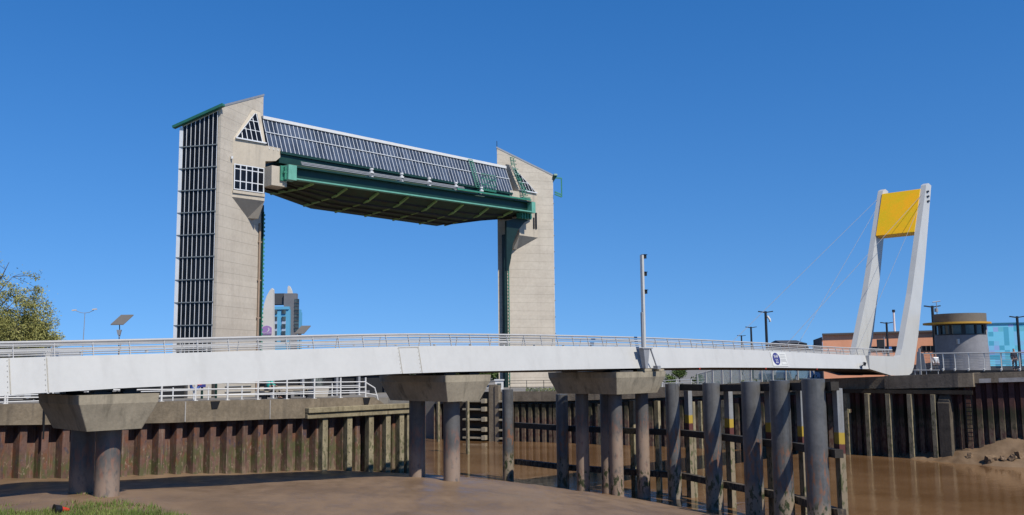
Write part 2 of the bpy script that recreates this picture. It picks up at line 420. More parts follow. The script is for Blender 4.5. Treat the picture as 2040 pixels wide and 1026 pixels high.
mb = MB(); A_ = [62 + 20 * i / 60 for i in range(61)]; B_ = [-10 + 48 * j / 170 for j in range(171)]
mb.add([(t, w, rmud_z(t, w)) for w in B_ for t in A_],
       [(j * 61 + i, j * 61 + i + 1, (j + 1) * 61 + i + 1, (j + 1) * 61 + i) for j in range(170) for i in range(60)], True)
tag(mb.build('mud_slope', MUDE), kind='structure')

# land either side of the river, out to the horizon
mb = MB()
def zl(w): return interp([(40, .02), (60, -.2), (80, -.6)], w)
L = [(-16, 42.4), (33.6, 42.4), (40, 47), (44, 60), (45, 78), (49.2, 83.9), (50, 95), (53, 500), (60, 3000)]
top = [(t, w, interp([(12, .26), (33, -.10)], t) - .03 if w < 43 else zl(w)) for t, w in L]
fs = []
pts = list(top) + [(t, w, -9) for t, w in L]; n = len(L)
for i in range(n - 1): fs.append((i, i + 1, n + i + 1, n + i))
pts += [(-3000, 42.4, .3), (-3000, 3000, -.6)]
fs.append(tuple(range(n)) + (2 * n + 1, 2 * n))
mb.add(pts, fs)
REDGE = [(t + .75, w + (.4 if w > 30 else 0)) for t, w in EWALL] + [(64.4, 76), (70, 80.5), (83.6, 82.5), (84.5, 95), (84, 500), (80, 3000)]
n = len(REDGE)
pts = [(t, w, zq(w) - .04) for t, w in REDGE] + [(t, w, -9) for t, w in REDGE]
inner = [(t + (12 if 30 < w < 82 else 14), w, zq(w) - .04) for t, w in REDGE]
pts += [(84.5 if a[1] < 95 else a[0] + 12, a[1], a[2]) for a in inner] + [(3000, w, zq(w) - .1) for t, w in REDGE]
fs = []
for i in range(n - 1):
    fs += [(i, n + i, n + i + 1, i + 1), (i, i + 1, 2 * n + i + 1, 2 * n + i), (2 * n + i, 2 * n + i + 1, 3 * n + i + 1, 3 * n + i)]
mb.add(pts, fs)
mb.add([(-3000, 3000, -.6), (3000, 3000, -.6), (3000, 6000, -.6), (-3000, 6000, -.6)], [(0, 1, 2, 3)])
tag(mb.build('ground', GROUND, origin=Vector((0, 0, 0))), kind='structure')

# ================================================================== FOOTBRIDGE
TOPZ = [(-14, 1.5), (9.7, 2.03), (13.6, 2.15), (15.9, 2.21), (18.3, 2.29), (22.4, 2.42), (26.7, 2.53), (31.7, 2.57), (36, 2.59), (42.9, 2.59), (50, 2.53), (56.5, 2.42), (66.9, 2.20), (79, 1.98)]
BOTZ = [(-14, .5), (9.7, .90), (13.5, 1.03), (18.2, 1.13), (21.3, 1.23), (24.8, 1.33), (28, 1.37), (35.7, 1.39), (42.5, 1.39), (49.8, 1.36), (57.3, 1.28), (69.7, 1.08), (72.6, 1.02)]
RZ = [(-14, 2.0), (9.7, 2.50), (15.9, 2.70), (18.4, 2.79), (22.4, 2.93), (26.2, 3.04), (31.8, 3.10), (36.2, 3.12), (43.1, 3.11), (50, 3.04), (59.4, 2.88), (67.2, 2.71), (79, 2.54)]
def sm(pts, t):   # smoothed interpolation
    return (interp(pts, t - 2) + interp(pts, t) * 2 + interp(pts, t + 2)) / 4
bridge = thing('footbridge', 'white steel footbridge with a leaning twin mast and yellow counterweight', 'footbridge', (40, 33.1, 1.4))
NEAR, FARW = 31.3, 35.1
ts = [-14 + i * .75 for i in range(116)]
ts = [t for t in ts if t < 72.4] + [72.5]
sd_ = lambda t: interp([(18, .02), (40, .14), (80, .16)], t)
def fascia(w_top, w_bot, th):
    mb = MB(); s_ = 1 if th > 0 else -1
    rings = [[(t, w_top, sm(TOPZ, t)), (t, w_bot, interp(BOTZ, t)), (t, w_bot + th, interp(BOTZ, t)), (t, w_top + th, sm(TOPZ, t))] for t in ts]
    mb.loft(rings); return mb
fa = fascia(NEAR, NEAR - .25, .14).build('fascia', WHITE, bridge)
fascia(FARW, FARW + .25, -.14).build('fascia', WHITE, bridge)
# end haunch of the bascule and mast legs
LEG = [(72.5, sm(TOPZ, 72.5)), (72.5, interp(BOTZ, 72.5)), (76.6, .46), (80.3, .40), (81.0, .62), (81.5, 1.1), (81.85, 1.8), (82.95, 3.87), (85.2, 9.37), (88.25, 17.78), (87.6, 17.92), (87.0, 17.7), (82.0, 7.42), (79.15, 2.59), (78.75, 2.1), (78.4, 1.99)]
def leg(w0, w1):
    mb = MB(); mb.prism_tz(LEG, w0, w1); return mb.build('mast_leg', WHITE, bridge, bevel=.03)
leg(30.98, 31.46); leg(34.98, 35.46)
# small welded step ring on each leg
mb = MB()
mb2 = MB()
for i in range(len(ts) - 1):
    a, b = ts[i], ts[i + 1]
    za, zb = interp(BOTZ, a), interp(BOTZ, b)
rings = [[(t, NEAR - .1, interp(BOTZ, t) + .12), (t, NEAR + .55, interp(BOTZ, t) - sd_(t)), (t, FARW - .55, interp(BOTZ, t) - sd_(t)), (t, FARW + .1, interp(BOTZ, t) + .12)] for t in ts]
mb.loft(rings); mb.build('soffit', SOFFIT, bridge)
mb = MB(); rings = [[(t, NEAR + .15, sm(TOPZ, t) - .32), (t, NEAR + .15, sm(TOPZ, t) - .22), (t, FARW - .15, sm(TOPZ, t) - .22), (t, FARW - .15, sm(TOPZ, t) - .32)] for t in ts + [76, 78.5, 80.8]]
mb.loft(rings); mb.build('deck', GREYM, bridge)
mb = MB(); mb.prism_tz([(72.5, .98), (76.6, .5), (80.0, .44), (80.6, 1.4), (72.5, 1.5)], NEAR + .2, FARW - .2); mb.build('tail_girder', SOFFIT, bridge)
# parapets
def parapet(w0, lean, side, step, plate):
    mb = MB()
    tt = [t for t in ts if t > -13] + [75, 78.2]
    def rail(k, r, n=6):
        mb.tube([(t, w0 + lean * (k), lerp(sm(TOPZ, t), sm(RZ, t), k)) for t in tt], r, n)
    rail(1.0, .045, 8); rail(.80, .02); rail(.30, .018); rail(.14, .018)
    if plate:
        rings = [[(t, w0 + lean * .5, lerp(sm(TOPZ, t), sm(RZ, t), .42)), (t, w0 + lean * .5 + .03, lerp(sm(TOPZ, t), sm(RZ, t), .42)),
                  (t, w0 + lean * .5 + .03, lerp(sm(TOPZ, t), sm(RZ, t), .66)), (t, w0 + lean * .5, lerp(sm(TOPZ, t), sm(RZ, t), .66))] for t in tt]
        mb.loft(rings)
    else: rail(.55, .018)
    p = mb.build('parapet', RAILB, bridge)
    t = 10.08 - step * int(22 / step)
    while t < 77.5:
        q = MB(); z0, z1 = sm(TOPZ, t) - .05, sm(RZ, t)
        q.beam((t, w0 - lean * .1, z0), (t, w0 + lean, z1 - .03), .05, .022, up=Vector((SN, CS, 0)))
        if plate: q.box(t + step * .42, t + step * .42 + .07, w0 - .04, w0 + .1, sm(TOPZ, t) + .08, sm(TOPZ, t) + .16)
        q.build('post', RAILB, p)
        t += step
parapet(NEAR + .03, .12, -1, 1.224, False)
parapet(FARW - .03, -.12, 1, 2.448, True)
# splice seams on the near fascia (covered by a thin sealing strip)
for t0, t1 in ((9.95, 11.05), (25.35, 26.45)):
    for t in (t0, t1):
        mb = MB(); mb.beam((t, NEAR - .012, sm(TOPZ, t) - .02), (t + .02, NEAR - .262, interp(BOTZ, t) + .02), .03, .012, up=Vector((-CS, SN, 0)))
        q = mb
        for i in range(7):
            k = (i + .5) / 7; z = lerp(sm(TOPZ, t), interp(BOTZ, t), k); q.cyl(t - .06, NEAR - .02 - .25 * k, z - .015, z + .015, .009, 6)
        q.build('seam_strip', SEAM, bridge)
    if t0 > 20: mb = MB(); mb.beam((t0, NEAR - .02, sm(TOPZ, t0) - .05), (t1, NEAR - .02, sm(TOPZ, t1) - .05), .012, .02); mb.build('seam_strip', SEAM, bridge)
# yellow counterweight slab between the legs
mb = MB(); mb.loft([[(t, w, z) for t, z in ((86.75, 17.35), (84.75, 13.15), (85.75, 12.95), (87.75, 17.25))] for w in (31.46, 34.98)])
mb.build('counterweight', YELLOW, bridge, bevel=.03)
# stay cables
for w, (x0, y0), (x1, y1) in ((31.25, (1839, 385), (1563, 690)), (31.25, (1835, 402), (1705, 704)), (35.1, (1753, 392), (1459, 681)), (35.1, (1749, 410), (1588, 689))):
    a, b = at_w(x0, y0, w), at_w(x1, y1, w)
    mb = MB(); mb.tube([a, b], .016, 6); mb.build('stay_cable', GREYM, bridge)
# cable anchor lugs at the mast head
mb = MB()
for z in (17.0, 16.55, 16.1):
    mb.beam((86.9, 30.97, z), (87.35, 30.93, z + .12), .10, .16)
mb.build('cable_anchor', BLACK, bridge)
# navigation notice on the fascia
def fpt(t, k, off=.012):   # a point on the near fascia, k = 0 top .. 1 bottom
    return (t, NEAR - .25 * k - off, lerp(sm(TOPZ, t), interp(BOTZ, t), k))
s0, s1 = at_w(1533, 702, NEAR)[0], at_w(1563, 702, NEAR)[0]
mb = MB(); mb.loft([[fpt(s0, .07), fpt(s1, .07), fpt(s1, .90), fpt(s0, .90)], [fpt(s0, .07, .03), fpt(s1, .07, .03), fpt(s1, .90, .03), fpt(s0, .90, .03)]])
sign = mb.build('notice_board', SIGNW, bridge)
cxs, rx = lerp(s0, s1, .30), (s1 - s0) * .235
mb = MB(); ell = [(cxs + rx * math.cos(a), .47 + .37 * math.sin(a)) for a in [2 * math.pi * i / 36 for i in range(36)]]
mb.loft([[fpt(t, k, .031) for t, k in ell], [fpt(t, k, .036) for t, k in ell]]); mb.build('oval_emblem', NAVY, sign)
mb = MB()
for k in (.17, .27, .37, .47, .55): mb.loft([[fpt(lerp(s0, s1, a), k + b, .031) for a, b in ((.58, 0), (.93, 0), (.93, .035), (.58, .035))], [fpt(lerp(s0, s1, a), k + b, .034) for a, b in ((.58, 0), (.93, 0), (.93, .035), (.58, .035))]])
for k0, k1, a0, a1 in ((.60, .62, .60, .95), (.80, .82, .60, .95), (.60, .82, .60, .62), (.60, .82, .93, .95)):
    mb.loft([[fpt(lerp(s0, s1, a), k, o) for a, k in ((a0, k0), (a1, k0), (a1, k1), (a0, k1))] for o in (.031, .034)])
mb.build('printed_lines', PRINT, sign)
up_ = (W(*fpt(57, 0)) - W(*fpt(57, 1)))
text('VHF', .34, SIGNW, sign, W(*fpt(cxs, .34, .04)), Vector((SN, CS, 0)), up_)
text('22', .36, SIGNW, sign, W(*fpt(cxs, .62, .04)), Vector((SN, CS, 0)), up_)
# floodlight bracketed on the fascia
q = at_w(1717, 727, NEAR - .3)
mb = MB(); mb.beam((q[0], NEAR - .42, q[2] + .10), (q[0] + .1, NEAR - .55, q[2] + .05), .34, .26); mb.beam((q[0] - .05, NEAR - .2, q[2] - .3), (q[0], NEAR - .42, q[2] + .05), .06, .06)
fl = mb.build('floodlight', BLACK, bridge)
mb = MB(); mb.beam((q[0] - .18, NEAR - .44, q[2] + .1), (q[0] - .16, NEAR - .48, q[2] + .1), .26, .2); mb.build('lamp_face', RAILW, fl)
# red marker lamps under the edge
for px in (1388, 1520, 1622):
    t = at_w(px, 733, NEAR)[0]; mb = MB(); mb.cyl(t, NEAR - .2, interp(BOTZ, t) - .10, interp(BOTZ, t) + .02, .05, 8); mb.build('marker_lamp', RED, bridge)

# ================================================================== BRIDGE PIERS
def pier(label, t0, t1, w0, w1, ztop, zbot, cols, zc, rc, bear, cm):
    r = thing('bridge_pier', label, 'bridge pier', ((t0 + t1) / 2, (w0 + w1) / 2, zc), 'concrete capped piers under the footbridge')
    mb = MB(); dt, dw, band = .42, .34, .30
    def ring(z, a, b): return [(t0 + a, w0 + b, z), (t1 - a, w0 + b, z), (t1 - a, w1 - b, z), (t0 + a, w1 - b, z)]
    mb.loft([ring(zbot, dt, dw), ring(ztop - band, .03, .03), ring(ztop, 0, 0)])
    mb.build('pier_cap', CAPC, r, bevel=.035)
    for t, w in cols:
        mb = MB(); mb.cyl(t, w, zc - 2.0, zbot + .01, rc, 28); mb.build('column', cm, r)
    for t, w in bear:
        zb = interp(BOTZ, t) - sd_(t)
        mb = MB(); mb.box(t - .3, t + .3, w - .3, w + .3, ztop, ztop + .07); mb.box(t - .2, t + .2, w - .2, w + .2, ztop + .07, zb - .04); mb.box(t - .34, t + .34, w - .34, w + .34, zb - .04, zb + .02)
        mb.build('bearing', BLACK, r)
    return r
pier('short concrete pier nearest the bank grass, its cap squat and lit on the right', 11.95, 14.64, 30.9, 34.5, .83, -.35, [(13.5, 32.2), (13.2, 33.6)], -2.65, .40, [(12.9, 31.7), (13.9, 31.7), (12.9, 34), (13.9, 34)], COLUMN_DRY)
pier('concrete pier beside the end of the left quay, two columns on the mud edge', 27.7, 30.54, 30.9, 35.68, 1.22, .04, [(29.23, 32.2), (29.1, 34.5)], -3.6, .385, [(28.4, 31.7), (29.9, 31.7), (28.4, 34.9), (29.9, 34.9)], COLUMN_MID)
p3 = pier('four column concrete pier standing in the water under the signal mast', 39.98, 44.6, 30.9, 35.86, 1.20, .0, [(41.49, 32.2), (43.95, 32.2), (41.6, 34.7), (44.1, 34.9)], -5.9, .375, [(40.8, 31.9), (43.6, 31.9), (40.8, 34.9), (43.6, 34.9)], COLUMN_WET)
mb = MB(); mb.box(42.6, 43.5, 30.95, 31.5, 1.203, 1.36); mb.box(44.0, 44.5, 30.95, 31.5, 1.203, 1.34); mb.build('plinth', CAPC, p3, bevel=.02)

# signal mast clamped to the outside of the bridge at the third pier
tm = at_w(1283, 690, 30.85)[0]; zm = 2.6
mast = thing('signal_mast', 'tall white mast with three small dark lamps rising beside the bridge parapet', 'signal mast', (tm, 30.8, 1.36))
ztop = at_w(1278, 508, 30.85)[2]
tt_ = at_w(1278.5, 508, 30.85)[0]; mx_ = lambda z: lerp(tm, tt_, (z - zm) / (ztop - zm))
mb = MB(); mb.loft([[(mx_(z) - .085, 30.76, z), (mx_(z) + .085, 30.76, z), (mx_(z) + .085, 30.93, z), (mx_(z) - .085, 30.93, z)] for z in (zm - .05, ztop)]); mb.build('pole', WHITE, mast, bevel=.02)
mb = MB(); mb.box(tm - .20, tm - .095, 30.78, 30.90, zm - .05, zm + 1.9); mb.build('cable_duct', GREYM, mast, bevel=.02)
mb = MB(); mb.loft([[(tm - .10, 30.70, 1.38), (tm + .10, 30.70, 1.38), (tm + .10, 30.92, 1.38), (tm - .10, 30.92, 1.38)],
                    [(tm - .30, 30.66, zm - .14), (tm + .26, 30.66, zm - .14), (tm + .26, 31.0, zm - .14), (tm - .30, 31.0, zm - .14)]])
mb.box(tm - .45, tm + .5, 30.62, 31.04, zm - .135, zm - .08); mb.build('bracket', GREYM, mast)
mb = MB(); mb.tube([(tm + .45, 30.75, zm - .1), (tm + .95, 30.7, 1.45)], .045, 6); mb.box(tm + .82, tm + 1.12, 30.55, 30.85, 1.34, 1.52); mb.build('strut', GREYM, mast)
for y in (511, 545.5, 581):
    z = at_w(1283, y, 30.85)[2]
    q = mx_(z); mb = MB(); mb.box(q + .087, q + .27, 30.72, 30.96, z - .12, z + .08); mb.box(q + .06, q + .29, 30.67, 30.96, z + .082, z + .11); mb.build('signal_lamp', BLACK, mast)

QK = 1.035
WQ = lambda t, w, z: W(t * QK, w * QK, EYE + (z - EYE) * QK)
# ================================================================== LEFT QUAY WALL
def ctop(t): return interp([(-12, .42), (12.3, .34), (18, .22), (26, .08), (33.3, .0)], t)
def cbot(t): return interp([(-12, -.42), (12.3, -.46), (18, -.70), (23, -.80), (27.6, -.88), (33.3, -.95)], t)
wall = thing('quay_wall', 'rusty sheet piled quay wall with a stained concrete coping on the left bank', 'quay wall', (20.7, 41.4, -3.2))
mb = MB(WQ)
TT = [-12 + i * .5 for i in range(86)]
TT = [t for t in TT if t < 30.6] + [30.6]
def jit(t, k): return .02 * noise.noise((t * .9, k, 5))
mb.loft([[(t, 39.75 + jit(t, 0), ctop(t)), (t, 39.75 + jit(t, 3), cbot(t) + jit(t, 7)), (t, 41.0, cbot(t)), (t, 41.0, ctop(t))] for t in TT])
mb.loft([[(30.6, 39.76, 0.02), (30.6, 39.76, -.92), (30.6, 41.0, -.92), (30.6, 41.0, .02)], [(31.3, 39.76, -.38), (31.3, 39.76, -.93), (31.3, 41, -.93), (31.3, 41, -.38)], [(33.3, 39.76, -.42), (33.3, 39.76, -.94), (33.3, 41, -.94), (33.3, 41, -.42)]])
mb.build('coping', QUAYC, wall)
mb = MB(WQ); mb.box(26.3, 33.3, 39.40, 39.745, -.62, -.36)
mb.box(26.3, 33.3, 39.5, 39.742, -.90, -.64); mb.build('rubbing_timber', TIMBER, wall, bevel=.03)
# joints and drain holes in the coping
for t in (15.6, 20.0, 24.3): 
    mb = MB(WQ); mb.box(t, t + .05, 39.72, 39.76, cbot(t) + .02, ctop(t) - .02); mb.build('joint_strip', QUAYPALE, wall)
for t in (21.45, 30.05):
    mb = MB(WQ); mb.loft([[(t - .22, 39.71, ctop(t) - .02), (t + .25, 39.71, ctop(t) - .02), (t + .12, 39.71, ctop(t) - .36), (t - .16, 39.71, ctop(t) - .36)], [(t - .22, 39.76, ctop(t) - .02), (t + .25, 39.76, ctop(t) - .02), (t + .12, 39.76, ctop(t) - .36), (t - .16, 39.76, ctop(t) - .36)]])
    mb.build('drain_hole', BLACK, wall)
def sheet(mb, pt, t0, t1, pitch, depth, z0, z1, out=.33, n=.13):
    """corrugated profile; pt(s, d, z) places distance s along the wall and recess d"""
    prof = []; s = t0
    while s < t1:
        prof += [(s, 0), (s + pitch * out, 0), (s + pitch * (out + n), depth), (s + pitch * (1 - n), depth)]; s += pitch
    prof.append((s, 0))
    zz = z1 if callable(z1) else (lambda q: z1)
    pts = []; fs = []
    for s_, d in prof: pts += [pt(s_, d, z0), pt(s_, d, zz(s_))]
    for i in range(len(prof) - 1): fs.append((2 * i, 2 * i + 2, 2 * i + 3, 2 * i + 1))
    mb.add(pts, fs)
    return prof
mb = MB(WQ); sheet(mb, lambda s, d, z: (s, 40.0 + d, z), -12, 33.0, .815, .42, -8, lambda s: cbot(s) + .01); 
mb.add([(33.1, 40, -8), (33.1, 40, -.9), (39, 45.4, -.9), (39, 45.4, -8)], [(0, 1, 2, 3)])
mb.build('sheet_piling', SHEET, wall)
mb = MB(WQ)
for i in range(52):     # lifting holes and bolt plates burnt through the pans
    t = -11.6 + i * .815 + .815 * .63; z = -1.9 + .12 * noise.noise((i * 1.7, 0, 0))
    if random.random() < .75: mb.box(t - .05, t + .07, 40.40, 40.418, z, z + .05); 
    if random.random() < .4: mb.box(t - .03, t + .10, 40.39, 40.417, z - .16, z + .01)
mb.build('pan_holes', BLACK, wall)
for px in (643, 692, 735, 769, 796, 811):
    t = at_w(px, 850, 39.7)[0]; mb = MB(WQ); mb.box(t - .05, t + .26, 39.62, 39.99, -6, -.91)
    for z in (-1.3, -2.0, -2.7, -3.3): mb.cyl(t + .08, 39.61, z, z + .06, .03, 6)
    mb.build('fender_post', TIMBER, wall, bevel=.02)

q = at_w(88, 840, 39.6)
mb = MB(WQ); mb.tube([(q[0], 39.62, -1.1), (q[0], 39.62, .75)], .04, 6); mb.build('mooring_pole', BLACK, wall)
def railing(name, label, posts, heights, r, top, MBF=W):
    """posts: list of (t, w, z); rails follow them"""
    q_ = posts[len(posts) // 2]; root = thing(name, label, 'railing', R(MBF(*q_)))
    mb = MB(MBF)
    for h in heights: mb.tube([(t, w, z + h) for t, w, z in posts], r * .75, 6)
    mb.build('rails', RAILW, root)
    for t, w, z in posts:
        mb = MB(MBF); mb.cyl(t, w, z, z + top, r, 8); mb.box(t - .09, t + .09, w - .09, w + .09, z, z + .02); mb.build('post', RAILW, root)
    return root
railing('quay_railing', 'white three rail railing along the coping of the left quay', [(t, 40.15, ctop(t)) for t in [30.3 - 1.6 * i for i in range(26)]], (.24, .52, .80), .045, 1.03, WQ)
railing('inner_railing', 'lower white railing set back behind the quay railing under the bridge', [(t, 44.6, -.02) for t in [33.2 - 1.9 * i for i in range(16)]], (.28, .56), .035, .72)
# short closing rail at the quay end
mb = MB(WQ); mb.tube([(30.3, 40.15, .8), (30.9, 40.15, .5), (31.2, 40.15, -.35)], .04, 6); mb.tube([(30.3, 40.15, .24), (31.1, 40.15, .1)], .03, 6)
tag(mb.build('end_rail', RAILW), 'bent white end rail closing the quay railing beside the pier', 'railing')

# ================================================================== TIMBER AND STEEL GUIDE FENDER
PI_ = [(44.6, 43.6, .0, .365), (44.1, 38.4, -.22, .375), (44.7, 30.6, .46, .39), (42.9, 26.9, .58, .45), (41.2, 23.6, .70, .46), (39.8, 21.3, .80, .46), (37.1, 18.3, .93, .475)]
plab = ['slim grey steel pile standing alone left of the third bridge pier, green at its foot', 'grey steel pile half shaded by the pier cap, directly left of the third pier columns',
        'grey steel pile just right of the third bridge pier', 'second pile from the third pier in the curved fender row, algae at its foot',
        'middle pile of the curved fender row', 'rust streaked pile next to the thickest nearest fender pile', 'thickest and nearest grey fender pile at the right end of the row']
for (t, w, zt, r), lb in zip(PI_, plab):
    mb = MB(); mb.cyl(t, w, -9, zt, r, 32); mb.cyl(t, w, zt, zt + .02, r * .97, 32)
    tag(mb.build('fender_pile', PILE, origin=W(t, w, ZW)), lb, 'pile', 'steel piles of the river guide fender')
def offs(pts, d):
    out = []
    for i, (t, w) in enumerate(pts):
        a, b = pts[max(0, i - 1)], pts[min(len(pts) - 1, i + 1)]
        dt, dw = b[0] - a[0], b[1] - a[1]; l = math.hypot(dt, dw); out.append((t - dw / l * d, w + dt / l * d))
    return out
line = [(p[0], p[1]) for p in PI_]
ex = (line[-1][0] + (line[-1][0] - line[-2][0]) * .16, line[-1][1] + (line[-1][1] - line[-2][1]) * .16)
arc = line[2:] + [ex]
def walers(pts, zs, off, th, ht, ov=0):
    mb = MB(); o = offs(pts, off)
    for (a, za), (b, zb) in zip(list(zip(o, zs)), list(zip(o, zs))[1:]):
        mb.beam((*a, za), (*b, zb), th, ht)
    return mb
tag(walers(arc, [.28, .32, .42, .52, .62, .66], .66, .34, .36).build('waler_beam', WALER), 'dark top timber beam along the back of the curved fender piles', 'waler', 'walers of the river guide fender')
mid = line + [ex]
tag(walers(mid, [-2.35, -2.35, -2.3, -2.25, -2.25, -2.2, -2.12, -2.1], .70, .36, .34).build('waler_beam', WALER), 'middle timber beam running along the whole fender row above the water', 'waler', 'walers of the river guide fender')
tag(walers(mid, [-4.75, -4.75, -4.7, -4.7, -4.65, -4.6, -4.55, -4.5], .70, .36, .34).build('waler_beam', WALER), 'muddy lowest timber beam of the fender row just above the water', 'waler', 'walers of the river guide fender')
gl = ['yellow banded fender board behind the pile right of the third bridge pier', 'yellow banded fender board behind the second pile of the curved row', 'yellow banded fender board behind the middle pile of the curved row',
      'yellow banded fender board behind the rust streaked pile', 'yellow banded fender board at the right edge of the nearest pile']
o = offs(arc, 1.02)
for i, lb in enumerate(gl):
    t, w = o[i]; a, b = arc[max(0, i - 1)], arc[i + 1]; dt, dw = b[0] - a[0], b[1] - a[1]; l = math.hypot(dt, dw); dt /= l; dw /= l
    mb = MB(); h = .24
    c = [(t + dt * h * k - dw * j, w + dw * h * k + dt * j) for k, j in ((-1, -.13), (1, -.13), (1, .13), (-1, .13))]
    zt = PI_[i + 2][2] - .38
    mb.prism_tw(c, -7, zt)
    ob = tag(mb.build('fender_board', GAUGE, bevel=.015, origin=W(t, w, ZW)), lb, 'fender board', 'fender boards bolted behind the piles')
for i, lb in enumerate(['thin pale timber just right of the pile beside the third pier', 'thin pale timber showing between the third pier columns', 'thin pale timber seen between the two front pier columns', 'thin pale timber right of the pier columns', 'last thin pale timber before the curved fender row']):
    w = [38.0, 36.2, 34.2, 32.4, 30.0][i]
    px = (1139, 1195, 1251, 1318, 1312)[i]; t = 45.75
    mb = MB(); mb.box(t - .12, t + .12, w - .14, w + .14, -6.6, -.55)
    tag(mb.build('fender_timber', TIMBER, origin=W(t, w, ZW)), lb, 'timber post', 'timber posts along the straight fender row')

# ================================================================== EAST RIVER WALL
ew = thing('river_wall', 'dark sheet piled wall with timber fender posts along the far river bank', 'river wall', (74.2, 35.6, -6))
mb = MB()
for (t0, w0), (t1, w1) in list(zip(EWALL, EWALL[1:])):
    l = math.hypot(t1 - t0, w1 - w0); dt, dw = (t1 - t0) / l, (w1 - w0) / l
    n_ = (dw, -dt)   # towards land
    def pt(s, d, z, t0=t0, w0=w0, dt=dt, dw=dw, n_=n_): return (t0 + dt * s + n_[0] * (d - .12), w0 + dw * s + n_[1] * (d - .12), z)
    sheet(mb, pt, 0, l, .74, .36, -9, lambda s: zq(lerp(w0, w1, s / l)) - (.7 if w0 < 24 else 1.2), out=.45, n=.12)
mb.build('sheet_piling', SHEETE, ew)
def copingrun(pts, h0, h1, over, back):
    mb = MB(); rings = []
    for t, w in pts:
        z = zq(w); rings.append([(t - over, w, z - h0), (t - over, w, z - h1), (t + back, w, z - h1), (t + back, w, z - h0)])
    mb.loft(rings); return mb
copingrun([(te(w), w) for w in (-80, -20, 5, 15, 20, 24.0)], 0, .74, .45, 1.2).build('coping', QUAYC, ew)
copingrun([(te(w), w) for w in (-80, 5, 15, 20, 22.4)], .42, .73, .455, -.3).build('mortar_band', QUAYPALE, ew)
copingrun([(te(w), w) for w in (22.9, 23.7)], .42, .73, .455, -.3).build('mortar_band', QUAYPALE, ew)
copingrun([(te(w), w) for w in (24.0, 25, 30.6)], -.03, 1.0, .75, 1.0).build('coping', QUAYC, ew)
mb = copingrun([(75, 30.6), (75, 33), (74.2, 35.6), (71.0, 51), (68.3, 60.7), (66.6, 66.2), (64.1, 72.9)], .0, .95, .35, 1.2)
mb.build('coping', QUAYC, ew)
mb = MB(); mb.box(74.2, 74.24, 24.0, 34, -.92, -.62); mb.build('rubbing_timber', TIMBERD, ew)
for px in (1688, 1730, 1772, 1815, 1862):
    w = at_t(px, 830, 74.4)[1]; mb = MB(); mb.box(74.15, 74.75, w - .17, w + .17, -7, -.95); mb.build('fender_post', TIMBER, ew, bevel=.02)
for px in (1066, 1110, 1385, 1447):
    q = at_z(px, 900, -6.1); t = interp([(b, a) for a, b in EWALL[2:]], q[1]) - .5
    mb = MB(); mb.box(t - .1, t + .12, q[1] - .15, q[1] + .15, -7, zq(q[1]) - 1.35); mb.build('fender_post', TIMBER, ew)
mb = MB(); w = at_t(1883, 830, 74.6)[1]
mb.loft([[(74.2, w - .5, z), (75.2, w - .5, z), (75.2, w + .4, z), (74.2, w + .4, z)] for z in (-6.5, -1.6)] + [[(74.5, w - .4, -1.0), (75.2, w - .4, -1.0), (75.2, w + .3, -1.0), (74.5, w + .3, -1.0)]])
mb.build('end_block', mat('silt stained concrete', (.13, .105, .075), .4, 1.2, .95, bump=.4, streak=((.06, .05, .04), .7, 2)), ew, bevel=.04)
mb = MB(); w = at_t(1934, 830, 75)[1]; tl = te(w) - .4
for s_ in (-.22, .22): mb.box(tl - .05, tl + .02, w + s_ - .035, w + s_ + .035, -4.6, zq(w) - .72)
for i in range(13): mb.box(tl - .04, tl + .01, w - .2, w + .2, -4.4 + i * .31, -4.34 + i * .31)
mb.build('ladder', BLACK, ew)
# ledged fender frame on the point of the east wall
fr = thing('ledge_fender', 'rusty steel fender frame with five projecting ledges below the right tower', 'fender frame', (66.3, 66.8, -6))
d_ = Vector((64.1 - 66.6, 72.9 - 66.2)); d_.normalize()
fpos = lambda s, o, z: (66.6 + d_.x * s - d_.y * o * 1, 66.2 + d_.y * s + d_.x * o, z)   # s along the wall, o outwards
mb = MB(); mb.fr = lambda *q: W(*fpos(*q)); mb.box(-1.6, 4.6, .1, .35, -6.5, -1.1); mb.build('backing_plate', TIMBERD, fr)
for z in (-1.95, -2.75, -3.75, -4.75, -5.55):
    mb = MB(); mb.fr = lambda *q: W(*fpos(*q)); mb.box(1.2, 3.6, .36, 1.15, z - .1, z + .06); mb.box(1.1, 1.5, .36, 1.2, z - .2, z + .22); mb.build('ledge', CAPC, fr)
    mb = MB(); mb.fr = lambda *q: W(*fpos(*q)); mb.box(-1.5, -.4, .36, 1.15, z - .1, z + .06); mb.box(-1.6, -1.2, .36, 1.2, z - .2, z + .22); mb.build('ledge', CAPC, fr)
mb = MB(); mb.fr = lambda *q: W(*fpos(*q)); mb.box(-.25, .15, .3, .9, -6.5, -.4); mb.box(.151, .85, .3, .8, -6.5, -.3); mb.build('guide_post', QUAYC, fr)
t, w, z = at_z(873, 880, -5.9); mb = MB(); mb.box(t - .12, t + .12, w - .12, w + .12, -7, -1.2); tag(mb.build('marker_post', TIMBER), 'slim pale post in the river behind the second bridge pier', 'post')
t, w, z = at_z(932, 905, -5.9); mb = MB(); mb.box(t - .11, t + .11, w - .11, w + .11, -7, -.75); mb.box(t - .5, t + .5, w - .2, w + .2, -.75, -.35); tag(mb.build('mooring_post', TIMBER), 'slim rusty mooring post with a crosshead right of the second pier', 'post')

